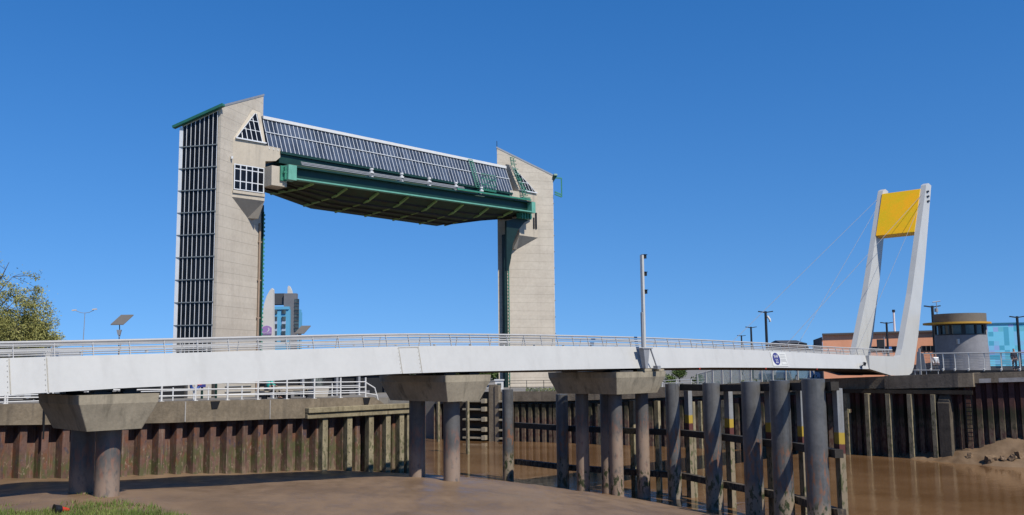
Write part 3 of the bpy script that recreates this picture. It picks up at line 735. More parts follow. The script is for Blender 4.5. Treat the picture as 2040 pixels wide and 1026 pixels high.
# right quay railing
rl = thing('ramp_railing', 'grey wire railing along the right quay in front of the round control building', 'railing', (77, 24, .6))
pxs = [1831, 1856, 1880.4, 1903.8, 1931, 1962, 1996, 2033, 2073, 2116]
PP = []
for px in pxs:
    q = at_t(px, 735, 78); PP.append((q[0], q[1], at_t(px, 736, 78)[2]))
mb = MB(); mb.tube([(t, w, z + 1.28) for t, w, z in PP], .05, 8)
for k in range(1, 10): mb.tube([(t, w, z + .125 * k) for t, w, z in PP], .012, 4)
mb.build('rails', RAILB, rl)
for t, w, z in PP:
    mb = MB(); mb.beam((t, w, z), (t, w, z + 1.26), .09, .05); mb.beam((t - .02, w, z + .02), (t - .35, w - .02, z - .05), .1, .16); mb.build('post', RAILB, rl)
mb = MB(); mb.loft([[(77.8, w, z) for w, z in ((PP[0][1], .30), (PP[0][1], PP[0][2] - .05), (PP[-1][1], PP[-1][2] - .05), (PP[-1][1], .3))], [(78.4, w, z) for w, z in ((PP[0][1], .30), (PP[0][1], PP[0][2] - .05), (PP[-1][1], PP[-1][2] - .05), (PP[-1][1], .3))]])
tag(mb.build('retaining_kerb', mat('dark kerb wall', (.06, .055, .05), .3, 1, .9)), 'dark low kerb wall carrying the grey wire railing on the right quay', 'low wall')
# gate post and low barrier rails beside the mast foot
g = thing('pedestrian_gate', 'tall grey gate post with a folded steel gate beside the mast foot', 'gate', at_t(1834, 742, 77.4))
q = at_t(1834, 742, 77.4); q2 = at_t(1836, 694, 77.4)
mb = MB(); mb.box(q[0] - .07, q[0] + .07, q[1] - .07, q[1] + .07, q[2] - .2, q2[2]); mb.build('post', GREYM, g)
mb = MB(); mb.loft([[(q[0] + .3, q[1] - a, z) for a, z in ((-.5, q[2] + .1), (.35, q[2] + .1), (.2, q[2] + 1.5), (-.3, q[2] + 1.7))], [(q[0] + .34, q[1] - a, z) for a, z in ((-.5, q[2] + .1), (.35, q[2] + .1), (.2, q[2] + 1.5), (-.3, q[2] + 1.7))]]); mb.build('gate_leaf', GREYM, g)
q = at_t(1846, 745, 76.3)
mb = MB(); mb.tube([(q[0], q[1] - 1.0, q[2] + .3), (q[0], q[1] + 1.0, q[2] + .3)], .04, 6)
for a in (-.9, 0, .9): mb.tube([(q[0], q[1] + a, q[2] - .4), (q[0], q[1] + a, q[2] + .3)], .03, 6)
tag(mb.build('low_barrier', RAILB), 'low grey tube barrier on the quay edge under the mast', 'barrier')

# boulders of hardened mud at the right wall foot
for i, (px, y, s, lb) in enumerate(((1972, 878, .5, 'biggest squared mud covered block at the foot of the right sheet piling'), (1996, 884, .3, 'flat mud covered stone in front of the biggest block'), (2014, 868, .36, 'mud covered stone high on the bank at the right edge'), (1931, 884, .3, 'small mud covered stone at the ladder foot'), (2030, 880, .42, 'low mud covered stone on the bank slope at the right edge'))):
    q = at_t(px, y, 73.2 + .2 * i); z = rmud_z(q[0], q[1])
    bm = bmesh.new(); bmesh.ops.create_icosphere(bm, subdivisions=3, radius=s)
    for v in bm.verts:
        c = Vector((max(-.7 * s, min(.7 * s, v.co.x)), max(-.6 * s, min(.6 * s, v.co.y)), max(-.5 * s, min(.5 * s, v.co.z))))
        v.co = c * (1 + .25 * noise.noise(v.co * 2.2 / s + Vector((i * 9, 0, 0))))
    me = bpy.data.meshes.new('rock'); bm.to_mesh(me); bm.free(); me.materials.append(MUDE)
    ob = bpy.data.objects.new('rock', me); COL.objects.link(ob); ob.location = W(q[0], q[1], z + s * .2); ob.rotation_euler = (.2, .35 * i, i * 1.3); WORLD[ob] = ob.matrix_world.copy()
    tag(ob, lb, 'rock', 'stones in the mud below the right wall')

# ================================================================== TIDAL BARRIER
TC = 66.9
m_, nt, b_ = new_mat('jointed tower concrete')
def jointed():
    m, nt, b = new_mat('jointed tower concrete')
    g = nt.nodes.new('ShaderNodeNewGeometry'); pos = g.outputs['Position']
    n1 = nnoise(nt, pos, .35, 6); n2 = nnoise(nt, pos, 3.2, 4)
    k = nrange(nt, nmath(nt, 'ADD', nmath(nt, 'MULTIPLY', n1, .6), nmath(nt, 'MULTIPLY', n2, .4)), .3, .7)
    col = nmix(nt, k, (.575, .505, .415), (.71, .635, .525))
    s = nnoise(nt, vscale(nt, pos, (1.5, 1.5, .09)), 1.0, 5, .65)
    col = nmix(nt, nmath(nt, 'MULTIPLY', nrange(nt, s, .48, .75), .22), col, (.36, .32, .27))
    sep = nt.nodes.new('ShaderNodeSeparateXYZ'); nt.links.new(pos, sep.inputs[0])
    fz = nmath(nt, 'DIVIDE', nmath(nt, 'SUBTRACT', sep.outputs[2], 5.8), 1.07)
    fr_ = nmath(nt, 'FRACT', fz)
    # each cast lift differs slightly in tone
    fl_ = nmath(nt, 'FLOOR', fz); wn = nt.nodes.new('ShaderNodeTexWhiteNoise'); wn.noise_dimensions = '1D'; nt.links.new(fl_, wn.inputs['W'])
    hsv = nt.nodes.new('ShaderNodeHueSaturation'); nt.links.new(col, hsv.inputs['Color']); nt.links.new(nrange(nt, wn.outputs['Value'], 0, 1, .97, 1.03), hsv.inputs['Value'])
    j = nmath(nt, 'LESS_THAN', nmath(nt, 'ABSOLUTE', nmath(nt, 'SUBTRACT', fr_, .5)), .022)
    nt.links.new(nmix(nt, nmath(nt, 'MULTIPLY', j, .38), hsv.outputs[0], (.17, .155, .13)), b.inputs['Base Color'])
    b.inputs['Roughness'].default_value = .85; b.inputs['Specular IOR Level'].default_value = .25
    return m
bpy.data.materials.remove(m_); TOWERJ = jointed()

PA, PE, PF, PB = (-23.85, 80.0), (-17.15, 83.7), (-20.6, 86.5), (-25.9, 83.69)
ZA, ZE, ZF, ZB = 26.34, 29.65, 27.4, 24.95
def tower(s, label):
    fr_ = lambda p, w, z: W(TC + s * p, w, z)
    r = thing('barrier_tower', label, 'tower', (TC + s * -21.5, 83.7, -1), 'twin towers of the tidal barrier')
    mk = lambda: MB(fr_)
    def on(a, b, k, off=0.0):   # point on wall a-b, pushed outward
        dx, dy = b[0] - a[0], b[1] - a[1]; l = math.hypot(dx, dy)
        return (a[0] + dx * k + dy / l * off, a[1] + dy * k - dx / l * off)
    mb = mk(); mb.loft([[(*q, -3) for q in (PA, PE, PF, PB)], [(*PA, ZA), (*PE, ZE), (*PF, ZF), (*PB, ZB)]]); mb.build('shaft', TOWERJ, r)
    # glazed stair: dark panes, white vertical mullions, darker transoms
    G = lambda k, off, z: (*on(PB, PA, k, off), z)
    zt = lambda k: lerp(ZB, ZA, k) - .28
    mb = mk(); mb.loft([[G(.03, .02, -1), G(.93, .02, -1), G(.93, .02, zt(.93)), G(.03, .02, zt(.03))], [G(.03, .07, -1), G(.93, .07, -1), G(.93, .07, zt(.93)), G(.03, .07, zt(.03))]])
    gl_ = mb.build('stair_glazing', GLASSD, r)
    mb = mk()
    for i in range(9):
        k = .03 + .90 * i / 8; mb.beam(G(k, .12, -1), G(k, .12, zt(k)), .045, .06)
    mb.beam(G(.005, .1, -1), G(.005, .1, zt(0)), .34, .16)
    mb.build('mullions', MULL, gl_)
    mb = mk()
    for i in range(-2, 10):
        z = 5.6 + 2.14 * i
        if z < 24.6: mb.beam(G(-.03, .17, z), G(.95, .17, z), .10, .09)
    mb.build('mullions', mat('grey transom', (.22, .25, .26), .1, 2, .5), gl_)
    # roof
    c = ((PA[0] + PF[0]) / 2, (PA[1] + PF[1]) / 2)
    ex_ = lambda q, f: (c[0] + (q[0] - c[0]) * f, c[1] + (q[1] - c[1]) * f)
    mb = mk(); mb.loft([[(*ex_(q, 1.02), z + .005) for q, z in ((PA, ZA), (PE, ZE), (PF, ZF), (PB, ZB))], [(*ex_(q, 1.02), z + .22) for q, z in ((PA, ZA), (PE, ZE), (PF, ZF), (PB, ZB))]]); mb.build('roof', GREYM, r)
    mb = mk(); a0, b0 = on(PB, PA, 1.10, .28), on(PB, PA, -.18, .28)
    sl = (ZA - ZB)
    mb.beam((*b0, ZB - .18 * sl - .0), (*a0, ZA + .10 * sl), .45, .26); mb.build('eaves', mat('eaves green', (.03, .17, .12), .15, 1.5, .5), r)
    # upper house: triangular plan, sloped glazed front above, corbelled below
    T_, X_, Y_ = (-21.95, 81.05), (-18.4, 81.0), (-18.4, 83.02)
    T2, X2, Y2 = (-19.05, 82.62, 27.55), (-18.15, 82.55, 27.45), (-18.15, 83.16, 27.6)
    low = [(lerp(a[0], Y_[0], k), lerp(a[1], Y_[1], k)) for a, k in ((T_, .72), (X_, .55), (Y_, 0))]
    mb = mk(); mb.loft([[(*q, 16.4) for q in low], [(*q, 18.05) for q in (T_, X_, Y_)], [(*q, 23.8) for q in (T_, X_, Y_)], [T2, X2, Y2]])
    h = mb.build('gate_house', TOWERC, r)
    mb = mk(); mb.loft([[(p, w - o_ * 1.0, z + o_ * .35) for p, w, z in ((-21.55, 81.05, 23.95), (-18.75, 81.05, 23.95), (-18.60, 82.45, 27.15), (-18.95, 82.45, 27.15))] for o_ in (.015, .05)])
    tg = mb.build('sloped_window', GLASSD, r)
    mb = mk(); Q = lambda p, k: (p, lerp(80.95, 82.38, k), lerp(23.97, 27.18, k))
    tk = lambda p: max(0, min(1, (p + 21.55) / 2.7))
    for p in (-21.0, -20.45, -19.9, -19.35, -18.8): mb.beam(Q(p, 0), Q(p + .08, tk(p)), .06, .05)
    for k in (.0, .36, .70): mb.beam(Q(-21.6 + 2.7 * k, k), Q(-18.7, k), .06, .06)
    mb.beam(Q(-21.65, 0), Q(-18.87, 1), .07, .06); mb.beam(Q(-21.75, -.02), Q(-18.4, -.02), .2, .13)
    mb.build('window_frame', MULL, tg)
    if s > 0:
        mb = mk(); mb.box(-21.8, -18.6, 80.95, 80.985, 18.87, 21.25); wn_ = mb.build('control_window', GLASSD, r)
        mb = mk()
        for i in range(6): mb.box(-21.84 + .64 * i, -21.74 + .64 * i, 80.90, 80.948, 18.8, 21.3)
        for z in (18.8, 19.62, 20.82, 21.24): mb.box(-21.84, -18.54, 80.915, 80.944, z, z + .09)
        mb.build('window_frame', MULL, wn_)
        mb = mk(); mb.box(-21.9, -18.42, 80.90, 80.99, 18.45, 18.72); mb.build('sill', TOWERC, r)
        mb = mk(); mb.cyl(-22.2, 80.75, 21.7, 21.95, .13, 10); mb.build('camera_dome', RAILW, r)
        # downpipe at the inner edge
        e1 = on(PA, PE, .95, .14); mb = mk(); mb.tube([(*e1, -2), (*e1, 16.2)], .11, 8)
        for z in (6.5, 10.3, 14.2): mb.box(e1[0] - .2, e1[0] + .2, e1[1] - .1, e1[1] + .1, z, z + .1)
        mb.build('downpipe', mat('rusty beige pipe', (.40, .29, .21), .15, 2, .8), r)
        e2 = on(PA, PE, .985, .2)
    else:
        for p0, p1, z0, z1 in ((-21.25, -21.0, 19.15, 20.6), (-21.7, -21.4, 19.15, 21.3)):
            mb = mk(); mb.box(p0, p1, 80.96, 80.99, z0, z1); mb.build('slit_window', GLASSD, r)
        mb = mk(); mb.tube([(*on(PA, PE, .93, .3), 15.5), (*on(PA, PE, .93, .3), 14.0), (*on(PA, PE, .90, .3), 13.8), (*on(PA, PE, .90, .3), 11.2)], .1, 6); mb.build('vent_pipe', GREYM, r)
        e3 = on(PB, PA, 1.0, .9)
        mb = mk(); A1 = on(PA, PE, -.05, .0)
        for a, b in (((-24.0, 79.8, 26.1), (-24.9, 79.4, 26.1)), ((-24.9, 79.4, 26.1), (-24.9, 79.4, 23.6)), ((-24.9, 79.4, 23.6), (-24.0, 79.8, 23.9)), ((-24.9, 79.4, 23.9), (-24.0, 79.8, 24.2))): mb.beam(a, b, .16, .16)
        mb.build('davit_frame', GREENM, r)
        mb = mk(); pth = [(-18.0, 82.0, 28.2), (-18.15, 81.95, 27.2), (-18.5, 81.4, 25.6), (-18.75, 80.85, 24.3), (-18.9, 80.7, 23.2)]
        for o_ in (-.28, .28): mb.tube([(p + o_, w - .15, z) for p, w, z in pth], .05, 6)
        for i in range(28):
            k = i / 27 * 4; a = pth[min(3, int(k))]; b = pth[min(3, int(k)) + 1]; f_ = k - min(3, int(k)); q = [lerp(a[j], b[j], f_) for j in range(3)]
            mb.beam((q[0] - .28, q[1] - .15, q[2]), (q[0] + .28, q[1] - .15, q[2]), .04, .04)
            if i % 3 == 0: mb.tube([(q[0] + .38 * math.cos(a_), q[1] - .15 - .55 * math.sin(a_), q[2]) for a_ in (0, .8, 1.57, 2.34, 3.14)], .03, 5)
        for k in (0, 1, 2): mb.box(-19.6, -18.2, 80.1, 80.16, 22.9 + k * .45, 22.96 + k * .45)
        mb.box(-19.6, -18.2, 80.1, 81.0, 22.75, 22.85)
        mb.build('caged_ladder', GREENM, r)
        mb = mk(); mb.tube([(*PE, 29.7), (*PE, 30.6)], .04, 6); mb.build('aerial', BLACK, r)
        # curved arm that carries the gate end
        pts_ = [at_w(x, y, 80.7) for x, y in ((1008, 440), (1058, 428), (1059, 434), (1043, 444), (1030, 460), (1021, 484), (1017, 515), (1012, 540), (1008, 540))]
        mb = MB(); mb.prism_tz([(q[0], q[2]) for q in pts_], 80.6, 80.9); mb.build('gate_arm', GREENDD, r)
        mb = MB(); q = at_w(1042, 428, 80.3); mb.box(q[0] - .9, q[0] + 1.2, 79.9, 80.6, q[2] - .5, q[2] + .6)
        for k in range(4): mb.box(q[0] - .8 + k * .5, q[0] - .65 + k * .5, 79.7, 79.9, q[2] - .6, q[2] + .3)
        mb.build('hinge_casting', GREENM, r)
    # brackets on the river side
    mb = mk(); mb.loft([[(-18.4, 81.0, 22.1), (-18.4, 83.0, 22.1), (-18.4, 83.0, 23.7), (-18.4, 81.0, 23.7)], [(-17.2, 81.0, 22.3), (-17.2, 83.0, 22.3), (-17.2, 83.0, 23.68), (-17.2, 81.0, 23.68)], [(-16.7, 81.0, 22.75), (-16.7, 83.0, 22.75), (-16.7, 83.0, 23.66), (-16.7, 81.0, 23.66)]]); mb.build('roof_bracket', TOWERC, r)
    mb = mk(); mb.box(-18.5, -16.75, 79.6, 81.4, 19.45, 21.45); mb.build('gate_block', TOWERC, r, bevel=.04) if s > 0 else None
    # vertical guide with rungs
    g0, g1, h0, h1 = (-17.2, -16.7, 83.9, 84.6) if s > 0 else (-17.75, -17.2, 82.6, 83.0)
    mb = mk(); mb.box(g0, g1, h0, h1, -3, 18.2); gd = mb.build('gate_guide', GREENDD, r)
    mb = mk(); gg = g1 - .02 if s > 0 else g0 - .12
    comb = [(gg - .08, 17.5), (gg - .08, -1)]
    for i in range(44): comb += [(gg + .10, -1 + i * .42), (gg + .10, -.82 + i * .42), (gg - .02, -.82 + i * .42), (gg - .02, -.58 + i * .42)]
    mb.loft([[(p, h0 - .15, z) for p, z in comb], [(p, h0 - .02, z) for p, z in comb]]); mb.build('ladder_strip', GREENM, gd)
    return r
tower(1, 'left concrete barrier tower with a tall dark glazed stair facing left')
tower(-1, 'right concrete barrier tower with a green caged ladder on its sloping top')

# glazed machinery gallery spanning between the towers
gal = thing('machinery_gallery', 'sloped glass gallery roof on a green girder spanning the two barrier towers', 'gallery', (TC, 82.5, 22.1))
t0, t1 = TC - 18.05, TC + 17.3
ZR, ZL_, WR, WL = 26.85, 23.42, 82.35, 81.0
mb = MB(); mb.loft([[(t, WL, ZL_), (t, WR, ZR), (t, WR + .9, ZR), (t, 84.6, ZL_)] for t in (t0, t1)]); mb.build('gallery_shell', GLASSB, gal)
mb = MB()
nm = 70
for i in range(nm + 1):
    t = lerp(t0 + .05, t1 - .05, i / nm); mb.beam((t, WL - .05, ZL_ - .05), (t, WR - .05, ZR - .1), .05, .05)
mb.beam((t0, WL + .62, ZL_ + 1.85), (t1, WL + .62, ZL_ + 1.85), .07, .07)
mb.build('mullions', MULL, gal)
mb = MB(); mb.box(t0, t1, WR - .22, WR + 1.0, ZR - .12, ZR + .2); mb.build('ridge_capping', RAILW, gal)
mb = MB(); mb.box(t0 + 1.3, t1 - .2, 81.1, 84.4, 22.2, 23.38); mb.box(t0 + 1.3, t1 - .2, 80.85, 84.5, 23.12, 23.36); mb.build('girder', GREEND, gal)
# access cradle on the glazing
mb = MB(); cl, ch = at_w(937, 318, 82), at_w(962, 370, 80.6)
for o_ in (-.3, .3): mb.tube([(cl[0] + o_, 82.0, 26.9), (cl[0] + o_ + .1, 80.75, 23.2)], .05, 6)
for i in range(16): k = i / 15; mb.beam((cl[0] - .3, lerp(82.0, 80.75, k), lerp(26.9, 23.2, k)), (cl[0] + .4, lerp(82, 80.75, k), lerp(26.9, 23.2, k)), .05, .05)
for i in range(7): mb.beam((cl[0] + .2 + i * .4, 80.2, 23.0), (cl[0] + .2 + i * .4, 80.2, 24.9), .06, .06)
for z in (23.0, 23.6, 24.3, 24.9): mb.beam((cl[0] + .1, 80.2, z), (cl[0] + 2.7, 80.2, z), .07, .07)
mb.box(cl[0] + .1, cl[0] + 2.7, 80.2, 81.0, 22.85, 22.98)
mb.build('access_cradle', GREENM, gal)

# raised flood gate lying flat under the gallery
gate = thing('flood_gate', 'raised green steel flood gate lying flat between the barrier towers', 'flood gate', (TC, 83, 20))
gz = lambda t: .55 * (t - 50) / 36
ga, gb = 50.1, 85.9
def bar(w0, w1, z0, z1, a=ga, b=gb):
    mb = MB(); mb.loft([[(t, w0, z0 + gz(t)), (t, w1, z0 + gz(t)), (t, w1, z1 + gz(t)), (t, w0, z1 + gz(t))] for t in (a, (a + b) / 2, b)]); return mb
bar(79.55, 79.75, 20.3, 21.55).build('web_plate', GREEND, gate)  # shadow below the upper flange is partly put into this dark green
bar(78.85, 79.55, 20.22, 20.36).build('lower_flange', GREENL, gate)
bar(78.95, 80.6, 21.45, 21.62).build('upper_flange', GREEND, gate)
mb = MB(); mb.loft([[(a, 78.8, 20.12), (a, 79.8, 20.12), (a, 79.8, 21.62), (a, 78.8, 21.62)] for a in (49.8, 50.75)]); mb.build('end_plate', GREENL, gate)
mb = MB(); mb.box(85.3, 86.0, 78.8, 79.8, 20.72, 22.1); mb.build('end_plate', GREENL, gate)
bar(78.75, 78.95, 21.66, 21.84, 72.5, 85.2).build('edge_angle', GREENM, gate)
mb = MB()
for o_ in (0, .16, .3): mb.tube([(t, 79.1 + o_ * .6, 21.85 + o_ + gz(t)) for t in (51.5, 63, 74)], .06, 6)
mb.build('service_pipes', GREYM, gate)
zr = lambda t: interp([(50.4, 20.75), (53.5, 20.3), (58.6, 19.3), (77.4, 19.2), (83.8, 20.7), (85.4, 21.0)], t) - gz(t)
zm_ = lambda t: interp([(50.4, 20.6), (53.5, 20.1), (58.6, 19.55), (77.4, 19.55), (83.8, 20.3), (85.4, 20.5)], t) - gz(t)
tg = [50.4, 53.5, 56, 58.6, 63, 68, 73, 77.4, 80.6, 83.8, 85.4]
mb = MB(); mb.loft([[(t, 79.76, 20.3 + gz(t)), (t, 82.3, zm_(t) + gz(t)), (t, 88, zr(t) + gz(t)), (t, 88, 21.9 + gz(t)), (t, 79.76, 21.9 + gz(t))] for t in tg]); mb.build('hull_plate', HULL, gate)
mb = MB()
for w_, k in ((81.2, .0), (82.3, 0), (84.2, .33), (86.1, .67)):
    for a, b in zip(tg, tg[1:]):
        f_ = lambda t: (lerp(20.3, zm_(t), (w_ - 79.76) / 2.54) if w_ < 82.3 else lerp(zm_(t), zr(t), (w_ - 82.3) / 5.7)) + gz(t) - .08
        mb.beam((a, w_, f_(a)), (b, w_, f_(b)), .12, .22)
mb.build('stringers', mat('brown black stringer', (.04, .028, .022), .3, 1, .8), gate)
for i in range(8):
    t = 53.3 + i * 4.2
    mb = MB(); mb.beam((t, 79.7, 20.22 + gz(t)), (t - .1, 81.6, lerp(20.3, zm_(t), .72) + gz(t) - .16), .22, .22); mb.beam((t - .1, 81.6, lerp(20.3, zm_(t), .72) + gz(t) - .16), (t - .1, 87.6, zr(t) + gz(t) - .1), .18, .2)
    mb.build('rib', RIBY, gate)
for px, y in ((740, 345), (800, 354), (855, 363), (908, 372), (959, 381)):
    q = at_w(px, y, 79.3); mb = MB()
    for k, rr in enumerate((.24, .14, .28, .14, .22)): mb.cyl(q[0], 79.3, q[2] - .45 + k * .2, q[2] - .27 + k * .2, rr, 10)
    mb.box(q[0] - .9, q[0] + .5, 79.2, 79.6, q[2] - .6, q[2] - .46); mb.build('roller_stand', RAILW, gate)
mb = MB(); q = at_w(564, 345, 79.6)
mb.box(q[0] - .4, q[0] + .3, 79.4, 79.9, q[2] - .8, q[2] + .7); mb.tube([(q[0] - .2, 79.2, q[2]), (q[0] + 1.0, 79.2, q[2] - .05)], .13, 8); mb.box(q[0] - .1, q[0] + .1, 79.1, 79.4, q[2] - .7, q[2] + .6); mb.build('pivot_casting', GREENM, gate)

# ================================================================== FAR LEFT BANK: HOTEL, SIGN SAILS, LAMPS
def wf(X, Y): return lambda x, y, z: Vector((X + x, Y + y, z))
def world_thing(name, label, cat, X, Y, z, group=None, rz=0):
    q = R((X, Y, z)); return thing(name, label, cat, (q[0], q[1], z), group, rz)
def P3(px, py, Y):
    q = at_Y(px, py, Y); return W(*q)
# hotel: light blue wing, grey stair tower with a glazed slot, white sail on the roof
YH = 235
a, b_, c_ = P3(540, 617, YH), P3(575, 617, YH), P3(553, 590, YH + 6)
ht = world_thing('hotel', 'light blue hotel block with a dark grey stair tower behind the left tower', 'hotel', a.x + 4, YH, -.6)
F_ = lambda x, y, z: Vector((x, y, z))
mb = MB(F_); mb.box(a.x, b_.x + .3, YH, YH + 14, -.6, a.z); mb.build('blue_wing', BLUEL, ht)
mb = MB(F_); mb.box(a.x - .2, b_.x + .1, YH - .3, YH + 14, a.z + .03, a.z + .75); mb.build('roof_edge', BLUEL, ht)
g0, g1, gt = P3(571, 588, YH + 4), P3(595, 588, YH + 4), P3(580, 586, YH + 4)
mb = MB(F_); mb.box(g0.x, g1.x, YH + 1.2, YH + 3.2, -.6, gt.z); mb.build('stair_tower', GREYL, ht)
d0, dz = P3(551, 609, YH + 8), P3(551, 588, YH + 8)
mb = MB(F_); mb.box(d0.x, g0.x - .02, YH + 2, YH + 6, d0.z, dz.z); mb.build('plant_room', GREYD, ht)
s0_, s1_ = P3(585, 595, YH), P3(593, 660, YH)
mb = MB(F_); mb.box(s0_.x, s1_.x, YH + 1.05, YH + 1.18, s1_.z, s0_.z); gw = mb.build('stair_glazing', GLASSW, ht)
mb = MB(F_)
for k in range(1, 9): mb.box(s0_.x, s1_.x, YH + .95, YH + 1.03, lerp(s1_.z, s0_.z, k / 9) - .12, lerp(s1_.z, s0_.z, k / 9) + .12)
mb.build('mullions', GREYD, gw)
for px in (548.5, 565.5):
    u = P3(px, 640, YH); mb = MB(F_)
    mb.box(u.x - .5, u.x + .5, YH - .12, YH - .02, P3(px, 665, YH).z, P3(px, 633, YH).z); mb.build('pale_infill', mat('pale lilac infill', (.45, .55, .68), .05, .5, .8), ht)
    for y in (621.5, 635, 650, 664, 678):
        z = P3(px, y, YH).z; mb = MB(F_); mb.box(u.x - .5, u.x + .5, YH - .3, YH - .14, z - .45, z + .55)
        mb.build('window', GLASSW, ht)
def sail(name, label, pts, Y, th, sign=False):
    Q = [P3(px, py, Y) for px, py in pts]
    e = world_thing(name, label, 'sign', Q[0].x, Y, Q[0].z)
    mb = MB(F_); mb.loft([[(q.x, Y, q.z) for q in Q], [(q.x, Y + th, q.z) for q in Q]]); mb.build('sail', CREAM, e)
    return e
curve = [(545, 700), (544, 612), (544, 577), (541.5, 574), (537, 579), (531, 590), (526, 606), (522.5, 628), (520.5, 650), (520, 700)]
sg = sail('sail_sign', 'tall white sail shaped sign with a purple panel, beside the blue hotel', curve, 190, 1.2)
u0, u1 = P3(521.5, 666.5, 190), P3(541.5, 653, 190)
arch = [(u0.x, u0.z), (u1.x, u0.z)] + [(lerp(u1.x, u0.x, k), u1.z + .45 * math.sin(math.pi * k)) for k in (0, .15, .3, .5, .7, .85, 1)]
mb = MB(F_); mb.loft([[(x, 189.86, z) for x, z in arch], [(x, 189.99, z) for x, z in arch]]); pn = mb.build('sign_panel', PURPLE, sg)
text('Premier Inn', .42, SIGNW, pn, Vector(((u0.x + u1.x) / 2, 189.8, u0.z + .32)), Vector((1, 0, 0)), Vector((0, 0, 1)))
mb = MB(F_); mx, mz = lerp(u0.x, u1.x, .58), lerp(u0.z, u1.z, .72)
o1 = [(mx + .42 * math.cos(q), mz + .42 * math.sin(q)) for q in [rad(-110 + 22 * i) for i in range(11)]]
o2 = [(mx - .10 + .32 * math.cos(q), mz + .05 + .36 * math.sin(q)) for q in [rad(110 - 22 * i) for i in range(11)]]
mb.add([(x, 189.84, z) for x, z in o1 + o2], [tuple([i, i + 1, 20 - i, 21 - i]) for i in range(10)]); mb.build('moon_mark', SIGNW, pn)
sail('roof_sail', 'small white pointed sail rising above the grey hotel stair tower', [(583.5, 592), (580.5, 578), (577, 570.5), (574.5, 569), (573, 572), (572.3, 592)], YH + 9, 1.0)

def solar_lamp(label, px, ybase, Y, k, panel):
    q = P3(px, 735, Y); e = world_thing('solar_lamp', label, 'street lamp', q.x, Y, -.1, 'solar street lamps on the left quay')
    f = lambda x, y, z: Vector((q.x + x * k, Y + y * k, z))
    zb = P3(px, ybase, Y).z
    mb = MB(f); mb.tube([(0, 0, -.1), (0, 0, zb)], .055 * k, 8); mb.build('pole', DARKPOST, e)
    mb = MB(f); mb.loft([[(-.13, -.1, zb + .22 * k), (.10, -.1, zb + .22 * k), (.10, .1, zb + .22 * k), (-.13, .1, zb + .22 * k)], [(-.27, -.13, zb + .8 * k), (.22, -.13, zb + .8 * k), (.22, .13, zb + .8 * k), (-.27, .13, zb + .8 * k)]]); mb.tube([(0, 0, zb), (-.02, 0, zb + .23 * k)], .07 * k, 8); mb.build('lantern', GREYM, e)
    mb = MB(f); mb.tube([(0, .16, zb + .1 * k), (-.1, .18, zb + 1.5 * k)], .05 * k, 8); mb.build('arm', DARKPOST, e)
    mb = MB(f); p = [(x * k + q.x - .3 * k, Y + y * k, zb + z * k) for x, y, z in panel]
    mb.fr = F_; mb.loft([p, [(x, y, z + .05) for x, y, z in p]]); mb.build('solar_panel', SOLAR, e)
solar_lamp('solar panel street lamp on the left quay with its panel clear against the sky', 235, 672, 50, .5, [(-.50, -.4, 1.30), (.86, -.4, 1.30), (1.56, .5, 2.35), (.2, .5, 2.35)])
solar_lamp('smaller solar panel street lamp in front of the grey hotel tower', 596, 676, 66, .5, [(-.35, -.4, .75), (1.0, -.4, .75), (1.75, .5, 1.85), (.4, .5, 1.85)])
q = P3(162, 735, 150); e = world_thing('street_lamp', 'thin pale double arm street lamp far off between the tree and the solar lamp', 'street lamp', q.x, 150, -.5)
zz = P3(165, 623, 150).z
mb = MB(F_); mb.tube([(q.x, 150, -.5), (q.x + .2, 150, zz)], .09, 8, .05); mb.tube([(q.x - 1.2, 150, zz + .3), (q.x - .4, 150, zz), (q.x + .2, 150, zz - .05), (q.x + .9, 150, zz + .05), (q.x + 1.6, 150, zz + .4)], .045, 6); mb.build('pole', GREYM, e)
for dx, dz_ in ((-1.55, .3), (1.75, .42)):
    mb = MB(F_); mb.loft([[(q.x + dx - .35, 149.8, zz + dz_), (q.x + dx + .35, 149.8, zz + dz_ + .06), (q.x + dx + .35, 150.2, zz + dz_ + .06), (q.x + dx - .35, 150.2, zz + dz_)], [(q.x + dx - .3, 149.85, zz + dz_ + .2), (q.x + dx + .3, 149.85, zz + dz_ + .24), (q.x + dx + .3, 150.15, zz + dz_ + .24), (q.x + dx - .3, 150.15, zz + dz_ + .2)]]); mb.build('lamp_head', LAMPW, e)

